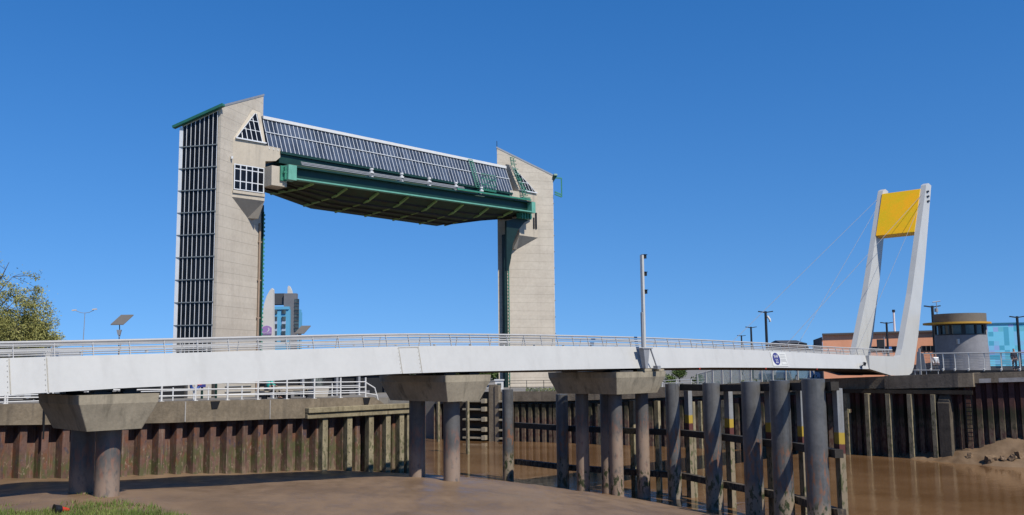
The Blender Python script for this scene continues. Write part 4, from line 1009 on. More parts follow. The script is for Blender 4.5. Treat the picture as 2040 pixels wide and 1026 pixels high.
# ================================================================== VEGETATION
def leaf_cloud(mb, centres, n, size, rng):
    f0 = mb.fr; mb.fr = lambda *q: Vector(q)
    for _ in range(n):
        c, r = rng.choice(centres)
        while True:
            d = Vector((rng.uniform(-1, 1), rng.uniform(-1, 1), rng.uniform(-1, 1)))
            if d.length <= 1: break
        p = c + d * r
        u = Vector((rng.gauss(0, 1), rng.gauss(0, 1), rng.gauss(0, 1))).normalized(); v = u.cross(Vector((rng.gauss(0, 1), rng.gauss(0, 1), rng.gauss(0, 1)))).normalized()
        s = size * rng.uniform(.6, 1.35)
        mb.add([p - u * s, p - v * s * .55, p + u * s, p + v * s * .55], [(0, 1, 2, 3)])
    mb.fr = f0
def tree(name, label, cat, base, height, spread, leaf, nleaf, lsize, seed, group=None, bare=.0, clump=.55, tr=.2, low=.3):
    rng = random.Random(seed); e = world_thing(name, label, cat, base.x, base.y, base.z, group)
    wood = MB(F_); tips = []
    def grow(p, d, l, r, lev):
        q = p; pts = [p]
        for k in range(3):
            d = (d + Vector((rng.gauss(0, .13), rng.gauss(0, .13), rng.gauss(.02, .08)))).normalized(); q = q + d * l / 3; pts.append(q)
        wood.tube([tuple(x) for x in pts], r, 6 if lev < 2 else 4, r * .6, cap=False)
        if lev >= 2: tips.append((q, lev)); tips.append((pts[2], lev))
        if lev < 4:
            for i in range(rng.choice((3, 4)) if lev < 3 else 3):
                a = rng.uniform(0, 6.28); t = rng.uniform(.45, 1.0) if lev < 2 else rng.uniform(.6, 1.1)
                x = d.cross(Vector((math.cos(a), math.sin(a), .3))).normalized()
                nd = (d * math.cos(t) + x * math.sin(t) * spread).normalized()
                if nd.z < -.2: nd.z *= -.3
                grow(pts[rng.choice((2, 3))], nd, l * rng.uniform(.62, .8), r * .55, lev + 1)
    grow(base, Vector((0, 0, 1)), height * low, tr, 0)
    wood.build('trunk', BARK, e)
    c = [(t, clump * rng.uniform(.35, 1.6)) for t, lv in tips if rng.random() > bare * 1.15 * max(0, min(1, (t.z - base.z) / height * 1.6 - .4))]
    mb = MB(F_); leaf_cloud(mb, c, nleaf, lsize, rng); mb.build('crown', leaf, e)
    return e
def limb_tree(name, label, cat, base, centre, rad3, nclump, leaf, per, lsize, seed):
    rng = random.Random(seed); e = world_thing(name, label, cat, base.x, base.y, base.z)
    wood = MB(F_); limbs = []
    top = centre + Vector((0, 0, rad3[2] * .55))
    mid = lerp(base, centre, .55) + Vector((.25, 0, 0))
    wood.tube([tuple(base), tuple(mid), tuple(centre), tuple(top)], .26, 9, .06)
    for i in range(15):
        a = 2.4 * i + rng.uniform(-.3, .3); k = rng.uniform(.25, 1); r = lerp(1.0, .45, k) * rng.uniform(.7, .98)
        p0 = lerp(mid, top, k * .8); p2 = centre + Vector((math.cos(a) * rad3[0] * r, math.sin(a) * rad3[1] * r, rad3[2] * (k * 1.5 - .55)))
        p1 = lerp(p0, p2, .5) + Vector((0, 0, -.25 + .3 * rng.random())); p2 = lerp(p0, p2, .76); wood.tube([tuple(p0), tuple(p1), tuple(p2)], .06, 6, .012); limbs += [lerp(p0, p1, .6), p1, lerp(p1, p2, .5), p2]
    cl = []
    while len(cl) < nclump:
        d = Vector((rng.uniform(-1, 1), rng.uniform(-1, 1), rng.uniform(-1, 1)))
        if d.length > 1: continue
        ang = noise.noise(d.normalized() * 2.3 + Vector((seed, 0, 0)))
        if d.length > .80 + .42 * ang: continue
        if d.z > .2 and rng.random() < .05 + .4 * d.z: continue
        p = centre + Vector((d.x * rad3[0], d.y * rad3[1], d.z * rad3[2])); thin = max(0, d.z)
        cl.append((p, rng.uniform(.22, .62) * (1 - .35 * thin)))
        q = min(limbs, key=lambda v: (v - p).length); wood.tube([tuple(q), tuple(lerp(q, p, .5) + Vector((0, 0, .08))), tuple(p), tuple(p + (p - centre).normalized() * .3)], .016, 4, .005)
    wood.build('trunk', BARK, e)
    mb = MB(F_)
    for p, r in cl: leaf_cloud(mb, [(p, r)], int(per * (r / .42) ** 2 * (1 - .3 * max(0, (p.z - centre.z) / rad3[2]))), lsize, rng)
    # loose sprays between the clumps
    leaf_cloud(mb, [(p, .9) for p, r in cl], nclump * 14, lsize, rng)
    mb.build('crown', leaf, e); return e
B0 = P3(-34, 735, 60); B0.z = -.2
limb_tree('spring_tree', 'olive green spring tree with thin leafy twigs at the left edge', 'tree', B0, Vector((B0.x, 60, 4.7)), (4.3, 4.0, 4.9), 380, LEAFOLIVE, 135, .060, 3)
B1 = P3(58, 735, 62); B1.z = -.2
tree('small_tree', 'low rounded olive tree beside the taller tree at the left edge', 'tree', B1, 9.4, 1.15, LEAFOLIVE, 36000, .060, 5, clump=.46, tr=.16, low=.24)
def bush(name, label, px, py, Y, sx, sz, leaf, n, size, seed, z0=None, group=None, cat='bush'):
    rng = random.Random(seed); q = P3(px, py, Y); base = q.copy()
    if z0 is not None: base.z = z0
    e = world_thing(name, label, cat, base.x, base.y, base.z, group)
    st = MB(F_); cs = []
    for i in range(9):
        a = rng.uniform(0, 6.28); rr = rng.uniform(.2, 1) * sx; h = sz * (1 - .45 * (rr / sx) ** 2) * rng.uniform(.75, 1.05)
        tip = base + Vector((math.cos(a) * rr, math.sin(a) * rr * .7, h * .8)); st.tube([tuple(base), tuple(lerp(base, tip, .5) + Vector((0, 0, .1 * h))), tuple(tip)], .04, 5, .015)
        cs += [(tip, sx * .34), (lerp(base, tip, .6), sx * .36)]
    st.build('stems', BARK, e)
    mb = MB(F_); leaf_cloud(mb, cs, n, size, rng); mb.build('foliage', leaf, e)
bush('bush', 'small sparse bush on the horizon between the left tree and the double lamp', 124, 735, 110, 1.6, 3.8, LEAFGREEN, 900, .12, 3, -.4)
bush('bush', 'dark round bush just showing above the bridge rail right of the signal mast', 1300, 720, 118, 1.1, 5.2, LEAFGREEN, 1600, .14, 4, -.6)
tree('bank_tree', 'bright green sapling under the bridge on the far bank beside the third pier', 'tree', (lambda v: Vector((v.x, v.y, -.35)))(P3(1354, 760, 92)), 2.0, 1.0, LEAFGREEN, 2400, .07, 21, clump=.3, tr=.06, low=.3)
bush('bush', 'low green bush on the far quay edge left of the glass screen', 1392, 768, 88, .7, 1.0, LEAFGREEN, 700, .08, 6, -.35)
bush('bush', 'weedy bush on the far quay directly right of the third pier cap', 1334, 768, 88, .7, 1.1, LEAFGREEN, 700, .07, 7, -.4)
for i, (px, Y, s, h) in enumerate(((870, 160, 4, 3.0), (930, 165, 5, 3.3), (985, 160, 5, 3.6), (960, 150, 3, 2.2))):
    bush('hedge_bush', ['rounded green bush seen under the bridge left of the second pier cap', 'wide green bush seen just over the second pier cap', 'tall green bush between the second pier cap and the right tower', 'low green bush in front of the bushes behind the second pier'][i], px, 735, Y, s, h, LEAFGREEN, 2600, .22, 30 + i, -.8, 'green bushes upstream beyond the barrier')
rng = random.Random(5)
for i in range(14):   # weeds on the coping below the right tower
    w = 57.5 + i * .45
    t = interp([(b, a) for a, b in EWALL[2:]], w) + .2
    mb = MB(); cs = [(W(t, w, zq(w) + .12), .26)]; leaf_cloud(mb, cs, 90, .06, rng)
    tag(mb.build('weed_tuft', GRASSM), 'straggly weed tuft on the coping below the right tower', 'weeds', 'weeds along the far coping')
for i in range(9):
    w = 41.5 + i * 1.1; t = interp([(b, a) for a, b in EWALL[2:]], w) + .3
    mb = MB(); leaf_cloud(mb, [(W(t, w, zq(w) + .12), .22)], 60, .05, rng)
    tag(mb.build('weed_tuft', GRASSM), 'small weed tuft on the coping under the glass screen', 'weeds', 'weeds along the far coping')

# grass on the mud in front of the nearest pier
rng = random.Random(9); mb = MB()
def gmask(t, w):
    px, py = None, None
    v = noise.noise((t * .55, w * .55, 1.5)) + .5 * noise.noise((t * 1.7, w * 1.7, 6))
    edge = (29.9 - w) * .35 + (14.2 - t) * .12
    return v * 1.0 + edge * .8 - .1
n_ = 0
while n_ < 20000:
    t, w = rng.uniform(4, 16.2), rng.uniform(22, 34.5)
    mk_ = gmask(t, w)
    if t > 13.6 + .9 * noise.noise((w * .6, t * .6, 2)): continue
    if mk_ < .05 and not (noise.noise((t * 1.1, w * 1.1, 12)) > (.05 if 29 < w < 31.8 and 9.5 < t else .38) and w < 33.2 and rng.random() < .5): continue
    n_ += 1
    z = mud_z(t, w); h = rng.uniform(.07, .22) * (1 if mk_ > .2 else .7); a = rng.uniform(0, 3.14); l = rng.uniform(.01, .02)
    lean = (rng.gauss(0, .06), rng.gauss(0, .06))
    mb.add([(t - l * math.cos(a), w - l * math.sin(a), z - .01), (t + l * math.cos(a), w + l * math.sin(a), z - .01), (t + lean[0], w + lean[1], z + h)], [(0, 1, 2)])
tag(mb.build('grass', GRASSM), kind='stuff')
q = at_z(116, 1016, -2.5); z = mud_z(q[0], q[1])
cone = thing('traffic_cone', 'small black and red cone lying on its side in the bank grass', 'cone', (q[0], q[1], z))
def tubeh(mb, a, b, r0, r1, n=16):
    ax = (Vector(b) - Vector(a)).normalized(); x = ax.cross(Vector((0, 0, 1))).normalized(); y = ax.cross(x)
    mb.loft([[tuple(Vector(c) + (x * math.cos(6.2832 * i / n) + y * math.sin(6.2832 * i / n)) * r) for i in range(n)] for c, r in ((a, r0), (b, r1))], True, True)
c0 = Vector((q[0] - .12, q[1] - .06, z + .13)); c1 = c0 + Vector((.18, .02, -.01)); c2 = c1 + Vector((.24, .05, -.04))
mb = MB(); tubeh(mb, c0, c1, .15, .12); tubeh(mb, c0 + Vector((-.02, 0, 0)), c0, .17, .165); mb.build('cone_base', BLACK, cone)
mb = MB(); tubeh(mb, c1, c2, .09, .05); mb.build('cone_tip', RED, cone)

# ================================================================== LEFT QUAY PAVILION, SEATS, PERSON
tw = lambda px, w: at_w(px, 780, w)[0]
cafe = thing('cafe_pavilion', 'low dark glazed pavilion with a beige fascia behind the left quay railing', 'pavilion', (34, 52, -.1))
c0, c1 = tw(535, 50), tw(790, 50)
mb = MB(); mb.box(c0, c1, 50.4, 51.3, -.3, 1.75); mb.build('body', mat('dark cafe interior', (.012, .013, .016), .3, 1, .7), cafe)
mb = MB(); mb.box(c0 - .2, c1 + .2, 49.6, 51.5, 1.76, 2.1); mb.build('roof_fascia', PALEBRICK, cafe)
for px in (540, 600, 668, 712, 768):
    t = tw(px, 50); mb = MB(); mb.box(t, t + .16, 49.9, 50.1, -.3, 1.75); mb.build('column', GREYM, cafe)
for p0, p1, z in ((545, 590, .42), (700, 740, .35)):
    mb = MB(); mb.box(tw(p0, 50), tw(p1, 50), 50.2, 50.35, -.2, z - .3); mb.build('low_panel', GREYL, cafe)
hut = thing('plant_kiosk', 'long pale beige kiosk wall with louvres behind the left quay railing', 'kiosk', (tw(465, 54), 55, -.2))
h0, h1 = tw(430, 54), tw(508, 54)
mb = MB(); mb.box(h0, h1, 54, 57, -.4, 1.25); mb.build('wall', PALEBRICK, hut)
mb = MB(); mb.box(h0 - .1, h1 + .1, 53.9, 57.1, 1.26, 1.6); mb.build('roof', TOWERC, hut)
mb = MB()
for z in (.1, .45, .8): mb.box(h0 + .6, h1 - .3, 53.93, 53.99, z, z + .04)
mb.build('louvre', GREYM, hut)
hut2 = thing('gate_kiosk', 'small beige kiosk beside two green posts under the bridge, left bank', 'kiosk', (tw(395, 54), 55, -.2))
h0, h1 = tw(374, 54), tw(421, 54)
mb = MB(); mb.box(h0, h1, 54, 57, -.4, 1.25); mb.build('wall', PALEBRICK, hut2)
mb = MB(); mb.box(h0 - .1, h1 + .1, 53.9, 57.1, 1.26, 1.5); mb.build('roof', GREYL, hut2)
dk = thing('open_store', 'black open fronted store under the bridge left of the beige kiosks', 'shed', (tw(345, 54), 55, -.2))
h0, h1 = tw(318, 54), tw(370, 54)
mb = MB(); mb.box(h0, h1, 54.2, 57, -.4, 1.25); mb.build('body', BLACK, dk)
mb = MB(); mb.box(h0 - .1, h1 + .1, 53.8, 57.2, 1.26, 1.5); mb.build('roof', BRICKD, dk)
for px, lb in ((402, 'green post carrying a dark sign behind the left railing'), (430, 'green post standing right of the other green post behind the left railing')):
    q = at_w(px, 792, 50); e = thing('green_post', lb, 'post', (q[0], q[1], -.1)); mb = MB(); mb.cyl(q[0], q[1], -.1, 1.05, .07, 8); mb.build('pole', GREEND, e)
    if px == 402: mb = MB(); mb.box(q[0] - .3, q[0] + .15, 49.86, 49.92, .55, .95); mb.build('sign_plate', NAVY, e)
q = at_w(388, 785, 49); lb_ = thing('lifebuoy_stand', 'round blue and red lifebuoy on a short white post behind the left railing', 'lifebuoy', (q[0], 49, -.1))
mb = MB(); mb.cyl(q[0], 49.1, -.1, .6, .05, 8); mb.build('pole', RAILW, lb_)
mb = MB(); mb.tube([(q[0] + .24 * math.cos(i * .524), 49, .68 + .24 * math.sin(i * .524)) for i in range(13)], .085, 8); mb.build('ring', mat('blue lifebuoy', (.03, .09, .35), .1, 3, .5), lb_)
mb = MB(); mb.box(q[0] + .1, q[0] + .34, 48.9, 48.91, .7, .9); mb.build('band', RED, lb_)

# benches
def bench(label, t, w):
    e = thing('bench', label, 'bench', (t, w, -.1)); f = W
    mb = MB(); mb.box(t - .9, t + .9, w - .25, w + .25, .30, .36); mb.build('seat', BENCHW, e)
    mb = MB(); mb.box(t - .9, t + .9, w + .26, w + .31, .38, .58); mb.build('backrest', BENCHW, e)
    for o_ in (-.75, .75):
        mb = MB(); mb.box(t + o_ - .04, t + o_ + .04, w - .22, w + .26, -.1, .295); mb.build('leg', BLACK, e)
    return e
q = at_w(537, 785, 45.5); PT, PW = q[0], q[1]
bench('pale bench under the seated person in teal behind the left railing', PT + .5, PW + .1)
q = at_w(585, 785, 46.5); bench('empty pale bench right of the seated person behind the left railing', q[0], q[1])
q = at_w(632, 785, 46)
plt = thing('planter', 'pale square planter with silvery spiky plant behind the left railing', 'planter', (q[0], q[1], -.1))
mb = MB(); mb.loft([[(q[0] + a * k, q[1] + b * k, z) for a, b in ((-1, -1), (1, -1), (1, 1), (-1, 1))] for z, k in ((-.1, .42), (.5, .5), (.5, .42), (.44, .42))]); mb.build('pot', PALEBRICK, plt)
mb = MB(); rg = random.Random(3)
for i in range(160):
    a = rg.uniform(0, 6.28); l = rg.uniform(.3, .95); h = rg.uniform(.25, .8); s_ = .02
    b0 = (q[0] + .2 * math.cos(a), q[1] + .2 * math.sin(a), .44); tp = (q[0] + l * .6 * math.cos(a), q[1] + l * .6 * math.sin(a), .5 + h)
    mb.add([(b0[0] - s_ * math.sin(a), b0[1] + s_ * math.cos(a), b0[2]), (b0[0] + s_ * math.sin(a), b0[1] - s_ * math.cos(a), b0[2]), tp], [(0, 1, 2)])
mb.build('spiky_plant', mat('silver leaves', (.32, .36, .34), .2, 5, .7), plt)
for px, lb in ((548, 'low cafe table in front of the seated person in teal'), (610, 'small cafe table left of the pale planter')):
    q = at_w(px, 788, 44.9); e = thing('cafe_table', lb, 'table', (q[0], q[1], -.1), 'cafe tables on the left quay')
    mb = MB(); mb.cyl(q[0], q[1], .40, .44, .38, 20); mb.build('tabletop', BENCHW, e)
    mb = MB(); mb.cyl(q[0], q[1], -.1, .40, .04, 8); mb.cyl(q[0], q[1], -.1, -.07, .22, 16); mb.build('leg', BLACK, e)

def skin_mesh(name, nodes, edges, m, parent, sub=2, root=0):
    me = bpy.data.meshes.new(name); ob = bpy.data.objects.new(name, me); COL.objects.link(ob); ob.parent = parent; WORLD[ob] = WORLD[parent]
    Mi = WORLD[parent].inverted()
    me.from_pydata([Mi @ Vector(p) for p, r in nodes], edges, []); me.materials.append(m)
    sk = ob.modifiers.new('skin', 'SKIN'); ob.modifiers.new('sub', 'SUBSURF').levels = sub; ob.modifiers['sub'].render_levels = sub
    sk.use_smooth_shade = True
    if not me.skin_vertices: me.skin_vertices.new()
    for v, (p, r) in zip(me.skin_vertices[0].data, nodes): v.radius = (r, r) if isinstance(r, (int, float)) else r; v.use_root = False
    me.skin_vertices[0].data[root].use_root = True
    return ob
per = thing('person', 'person in a teal jacket and dark trousers sitting on a bench behind the left railing', 'person', (PT, PW, -.1))
Lf = lambda x, y, z: W(PT + x, PW + y, z)    # x to the right along the quay (facing), y away
# body: pelvis, spine, neck, head, arms, legs with feet (facing +x, reclining a little)
hip = Lf(0, 0, .48)
N = [(hip, .13), (Lf(-.04, 0, .70), .13), (Lf(-.06, 0, .92), .15), (Lf(-.06, 0, 1.06), .075), (Lf(-.03, 0, 1.12), .055), (Lf(-.01, 0, 1.20), .085), (Lf(-.01, 0, 1.30), .095)]
E_ = [(0, 1), (1, 2), (2, 3), (3, 4), (4, 5), (5, 6)]
def chain(start, pts):
    i = start
    for p in pts: N.append(p); E_.append((i, len(N) - 1)); i = len(N) - 1
    return i
for sd in (-1, 1):
    h_ = chain(2, [(Lf(-.05, .19 * sd, .96), .062), (Lf(.02, .25 * sd, .73), .048), (Lf(.25, .16 * sd, .64), .036), (Lf(.33, .13 * sd, .635), .03)])
    for k in range(5):
        o_ = (k - 2) * .017
        chain(h_, [(Lf(.37, .13 * sd + o_, .632 - .004 * abs(k - 2)), .010), (Lf(.415 - .008 * abs(k - 1), .13 * sd + o_ * 1.2, .615), .008)])
    chain(0, [(Lf(.06, .10 * sd, .47), .088), (Lf(.46, .12 * sd, .50), .062), (Lf(.56, .13 * sd, .24), .05), (Lf(.60, .13 * sd, .0), .035), (Lf(.74, .14 * sd, -.06), .035)])
skin_mesh('body', N, E_, SKIN, per)
J = [(Lf(0, 0, .50), .15), (Lf(-.04, 0, .72), .152), (Lf(-.06, 0, .93), .165), (Lf(-.06, 0, 1.03), .085)]; JE = [(0, 1), (1, 2), (2, 3)]
for sd in (-1, 1):
    b0 = len(J); J += [(Lf(-.05, .20 * sd, .97), .078), (Lf(.02, .26 * sd, .73), .064), (Lf(.25, .165 * sd, .64), .05)]; JE += [(2, b0), (b0, b0 + 1), (b0 + 1, b0 + 2)]
skin_mesh('jacket', J, JE, TEAL, per)
T_n = [(Lf(0, 0, .45), .145)]; TE = []
for sd in (-1, 1):
    b0 = len(T_n); T_n += [(Lf(.08, .10 * sd, .47), .10), (Lf(.46, .12 * sd, .50), .076), (Lf(.56, .13 * sd, .24), .064), (Lf(.60, .13 * sd, .03), .056)]; TE += [(0, b0), (b0, b0 + 1), (b0 + 1, b0 + 2), (b0 + 2, b0 + 3)]
skin_mesh('trousers', T_n, TE, TROUSER, per)
skin_mesh('hair', [(Lf(-.05, 0, 1.24), .085), (Lf(-.03, 0, 1.34), .098), (Lf(.02, 0, 1.385), .06)], [(0, 1), (1, 2)], HAIR, per)
for sd in (-1, 1): skin_mesh('shoe', [(Lf(.58, .13 * sd, -.04), .05), (Lf(.76, .14 * sd, -.06), .042)], [(0, 1)], BLACK, per, 1)
mb = MB(Lf)
for sd in (-1, 1): mb.box(.075, .09, .033 * sd - .012, .033 * sd + .012, 1.265, 1.28)
mb.box(.08, .088, -.022, .022, 1.205, 1.213); mb.build('face_features', HAIR, per)
mb = MB(Lf); mb.loft([[(.075, -.014, 1.225), (.075, .014, 1.225), (.075, 0, 1.27)], [(.105, -.006, 1.23), (.105, .006, 1.23), (.10, 0, 1.24)]]); mb.build('nose', SKIN, per)

# ================================================================== VEHICLES
def car(label, X, Y, z, rz, paint, group, L=4.2, H=1.45, Wd=1.72, van=False):
    e = world_thing('parked_car' if not van else 'motorhome', label, 'car' if not van else 'motorhome', X, Y, z, group, rz)
    f = local(e)
    if van: prof = [(-L / 2, .35), (L / 2, .35), (L / 2, 1.0), (L / 2 - .7, 1.25), (L / 2 - 1.1, 2.0), (L / 2 - .5, 2.35), (L / 2 - .8, H), (-L / 2, H)]
    else: prof = [(-L / 2, .28), (L / 2, .28), (L / 2 + .05, .55), (L / 2 - .1, .78), (L / 2 - 1.1, .92), (L / 2 - 1.75, H - .06), (0, H), (-L / 2 + .75, H - .08), (-L / 2 + .12, .98), (-L / 2, .85)]
    mb = MB(f); hw = Wd / 2
    mb.loft([[(x, -hw * (1 if zz_ < 1 or van else .82), zz_) for x, zz_ in prof], [(x, hw * (1 if zz_ < 1 or van else .82), zz_) for x, zz_ in prof]]); mb.build('body', paint, e, bevel=.05)
    for sd in (-1, 1):
        mb = MB(f); y = sd * (hw + .008)
        if van: wp = [(-.9, 1.35), (.7, 1.35), (.7, 1.9), (-.9, 1.9)]
        else: wp = [(-L / 2 + .75, .95), (L / 2 - 1.3, .95), (L / 2 - 1.85, H - .14), (-L / 2 + .95, H - .16)]
        yy = (lambda zz_: sd * (hw * (1 if van else lerp(1.0, .82, min(1, max(0, (zz_ - .92) / .5)))) + .015))
        mb.loft([[(x, yy(zz_), zz_) for x, zz_ in wp], [(x, yy(zz_) - sd * .012, zz_) for x, zz_ in wp]]); mb.build('window', GLASSC, e)
    for sx in (-1, 1):
        for sd in (-1, 1):
            mb = MB(f); mb.tube([(sx * L * .31, sd * (hw - .2), .31), (sx * L * .31, sd * (hw + .02), .31)], .31, 18); wh = mb.build('wheel', TYRE, e)
            mb = MB(f); mb.tube([(sx * L * .31, sd * (hw + .02), .31), (sx * L * .31, sd * (hw + .03), .31)], .18, 14); mb.build('rim', GREYM, wh)
    for sd in (-1, 1):
        mb = MB(f); mb.box(L / 2 + .0, L / 2 + .05, sd * (hw - .32) - .14, sd * (hw - .32) + .14, .60, .74); mb.build('headlight', LAMPW, e)
    return e
for px, Y, pn, lb, rz in ((20, 53, DARKCAR, 'dark car parked behind the left railing at the picture edge', 8), (62, 56, SILVER, 'silver car parked behind the left railing next to the dark car', 10), (1552, 90, SILVER, 'silver car parked behind the glass screen under the bridge', 40), (1590, 88, BLUECAR, 'pale blue car parked nearest the fender beam end, behind the glass screen', 35)):
    v = P3(px, 745, Y); t, w, _ = R(v); car(lb, v.x, Y, (zq(w) if px > 1000 else -.1), rz, pn, 'cars parked on the quays')
v = P3(101, 745, 64); car('white motorhome roof showing above the bridge rail beside the left tree', v.x, 64, -.2, 95, WHITECAR, None, 6.0, 3.15, 2.2, True)

# ================================================================== EAST BANK
# glass screen fence under the bridge
px_ = [1390, 1407, 1421, 1440, 1457, 1476, 1497, 1518, 1540, 1566, 1590, 1614]
pp = []
for px in px_:
    v = P3(px, 768 - (px - 1390) * .055, 84 - (px - 1390) * .02); t, w, _ = R(v); pp.append((t, w, zq(w)))
gs = thing('glass_screen', 'flood screen of glass panels in pale metal frames on the far quay under the bridge', 'glass screen', pp[5])
hh = lambda i: 1.05 if i == 0 else (1.2 if i == 1 else (1.35 if i == 2 else 1.5))
for i in range(len(pp) - 1):
    a, b = pp[i], pp[i + 1]
    mb = MB(); mb.loft([[(a[0], a[1], a[2] + .05), (b[0], b[1], b[2] + .05), (b[0], b[1], b[2] + hh(i + 1)), (a[0], a[1], a[2] + hh(i))], [(a[0] + .02, a[1] + .01, a[2] + .05), (b[0] + .02, b[1] + .01, b[2] + .05), (b[0] + .02, b[1] + .01, b[2] + hh(i + 1)), (a[0] + .02, a[1] + .01, a[2] + hh(i))]]); mb.build('pane', PANEG, gs)
for i, a in enumerate(pp):
    mb = MB(); mb.box(a[0] - .06, a[0] + .06, a[1] - .05, a[1] + .05, a[2] - .1, a[2] + hh(i) + .04)
    mb.build('post', RAILB, gs)
    if i % 2:
        mb = MB(); mb.beam((a[0] + .05, a[1], a[2] + hh(i)), (a[0] + .2, a[1] - .5, a[2]), .07, .07); mb.build('brace', RAILB, gs)
mb = MB(); mb.tube([(a[0], a[1], a[2] + hh(i)) for i, a in enumerate(pp)], .045, 6); mb.build('top_rail', RAILB, gs)
pr = [(interp([(b, a) for a, b in EWALL[2:]], w) + .6, w, zq(w)) for w in (46, 47.4, 48.8, 50.2, 51.6)]
railing('low_railing', 'short white two rail fence on the far quay left of the glass screen', pr, (.35, .6), .04, .65)
pr = [(interp([(b, a) for a, b in EWALL[2:]], w) + 1.2, w, zq(w)) for w in (57, 58.8, 60.6, 62.4, 64.2, 66)]
e = railing('dark_railing', 'thin dark railing on the coping below the right barrier tower', pr, (.4, .8, 1.05), .03, 1.08)
for ch in e.children: ch.data.materials[0] = DARKPOST
# white railed cabin beside the right tower guide
v = P3(990, 770, 108); t, w, _ = R(v); cb = thing('white_cabin', 'small white railed cabin by the foot of the right tower, seen under the bridge', 'cabin', (t, w, -1.2))
mb = MB(F_); mb.box(v.x - .2, v.x + .75, 107.5, 108.5, -1.6, -.2); mb.box(v.x - .3, v.x + .85, 107.4, 108.6, -.19, -.05); mb.build('body', RAILW, cb)
mb = MB(F_); mb.box(v.x + .05, v.x + .5, 107.42, 107.49, -1.0, -.5); mb.build('window', GLASSW, cb)
mb = MB(F_)
for x in (-1.4, -.9, -.4): mb.tube([(v.x + x, 107, -2), (v.x + x, 107, -.6)], .05, 6)
for z in (-1.4, -1.0, -.6): mb.tube([(v.x - 1.4, 107, z), (v.x - .3, 107, z)], .045, 6)
mb.build('railing', RAILW, cb)

# round control building
CY_ = 84.0; cv = P3(1918, 735, CY_); R_ = 2.15; cw = R(cv)[1]; zb = .35
ctl = thing('control_building', 'round grey bridge control building with an ochre canopy above its windows', 'control building', (R(cv)[0], cw, zb))
cu = lambda r, z, n=56, sx=1.0, ox=0, oy=0: [(cv.x + ox + r * sx * math.cos(2 * math.pi * i / n), CY_ + oy + r * math.sin(2 * math.pi * i / n), z) for i in range(n)]
z1, z2, z3, z4 = P3(1918, 667, CY_ - 2).z, P3(1918, 646, CY_ - 2).z, P3(1918, 640, CY_ - 2).z, P3(1918, 628, CY_ - 2).z
mb = MB(F_); mb.loft([cu(R_ * 1.05, zb - .3), cu(R_, z1)], True, True); mb.build('drum', TOWERG, ctl)
mb = MB(F_); mb.loft([cu(R_ * .93, z1 + .01), cu(R_ * .93, z2 + .05)], True, True); gl_ = mb.build('window_band', GLASSW, ctl)
mb = MB(F_)
for i in range(12):
    a = 2 * math.pi * i / 12 + .2; x, y = cv.x + R_ * .945 * math.cos(a), CY_ + R_ * .945 * math.sin(a)
    wd = .14 if i % 2 else .34
    mb.beam((x, y, z1), (x, y, z2 + .05), wd, .16, up=Vector((math.cos(a), math.sin(a), 0)))
mb.loft([cu(R_ * .99, z1), cu(R_ * .99, z1 + .1)], True, True); mb.loft([cu(R_ * .99, z2 - .06), cu(R_ * .99, z2 + .06)], True, True)
mb.build('window_frame', DARKPOST, gl_)
a0 = [(cv.x + R_ * 1.005 * math.cos(q), CY_ + R_ * 1.005 * math.sin(q)) for q in [rad(-45 + 6 * i) for i in range(12)]]
mb = MB(F_); mb.loft([[(x, y, z) for x, y in a0] for z in (z1, z2 + .05)], False, True, closed=False); mb.build('side_wall', TOWERG, ctl)
mb = MB(F_); mb.loft([cu(R_ * 1.02, z2 + .07, ox=-.02), cu(R_ * 1.02, z4 + .2)], True, True); mb.build('parapet', PARAPET, ctl)
mb = MB(F_); mb.loft([cu(R_ * 1.30, z3 - .22, sx=1.0, ox=-.5, oy=-.45), cu(R_ * 1.30, z3 - .06, sx=1.0, ox=-.5, oy=-.45)], True, True); mb.build('canopy', CANOPY, ctl)
mb = MB(F_); mb.box(cv.x - 1.25, cv.x - 1.05, CY_ - R_ * .92, CY_ - R_ * .8, z1 - .8, z1 - .35); mb.build('wall_light', LAMPW, ctl)
q = P3(1867, 628, CY_); q2 = P3(1866, 602, CY_)
mb = MB(F_); mb.tube([(q.x, CY_, z3), (q.x, CY_, q2.z)], .035, 6); mb.tube([(q.x - .35, CY_, q2.z), (q.x + .35, CY_, q2.z + .1)], .05, 6); mb.cyl(q.x - .05, CY_, q.z + .3, q.z + .62, .16, 10); mb.build('camera_mast', GREYM, ctl)

# brick coloured hall, mosaic building, lamps, mast
YB = 128; l0, l1 = P3(1638, 668, 132), P3(1905, 660, 127.5)
hall = world_thing('long_hall', 'long low orange clad hall with a dark window strip behind the mast', 'hall', (l0.x + l1.x) / 2, YB, -.5)
A0 = (l0.x, 132); A1 = (l1.x + 4, 127); zh = lambda x: lerp(l0.z, l1.z, (x - l0.x) / (l1.x - l0.x)); zt_ = l0.z
mb = MB(F_); cor = (A0, A1, (A1[0] + 3, A1[1] + 25), (A0[0] + 6.2, A0[1] + 18)); mb.loft([[(*q, -1) for q in cor], [(*q, zh(q[0])) for q in cor]]); mb.build('front_wall', BRICK, hall)
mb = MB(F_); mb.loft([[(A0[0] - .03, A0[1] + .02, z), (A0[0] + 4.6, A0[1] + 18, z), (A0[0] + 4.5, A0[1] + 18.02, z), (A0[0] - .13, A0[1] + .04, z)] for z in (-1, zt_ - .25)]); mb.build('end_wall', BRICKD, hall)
mb = MB(F_); dx, dy = A1[0] - A0[0], A1[1] - A0[1]; ln = math.hypot(dx, dy); nx, ny = dy / ln, -dx / ln
mb.beam((A0[0] + nx * .1, A0[1] + ny * .1, l0.z + .12), (A1[0] + nx * .1, A1[1] + ny * .1, zh(A1[0]) + .12), .6, .25); mb.build('roof_edge', mat('roof edge trim', (.10, .085, .08), .1, 1, .7), hall)
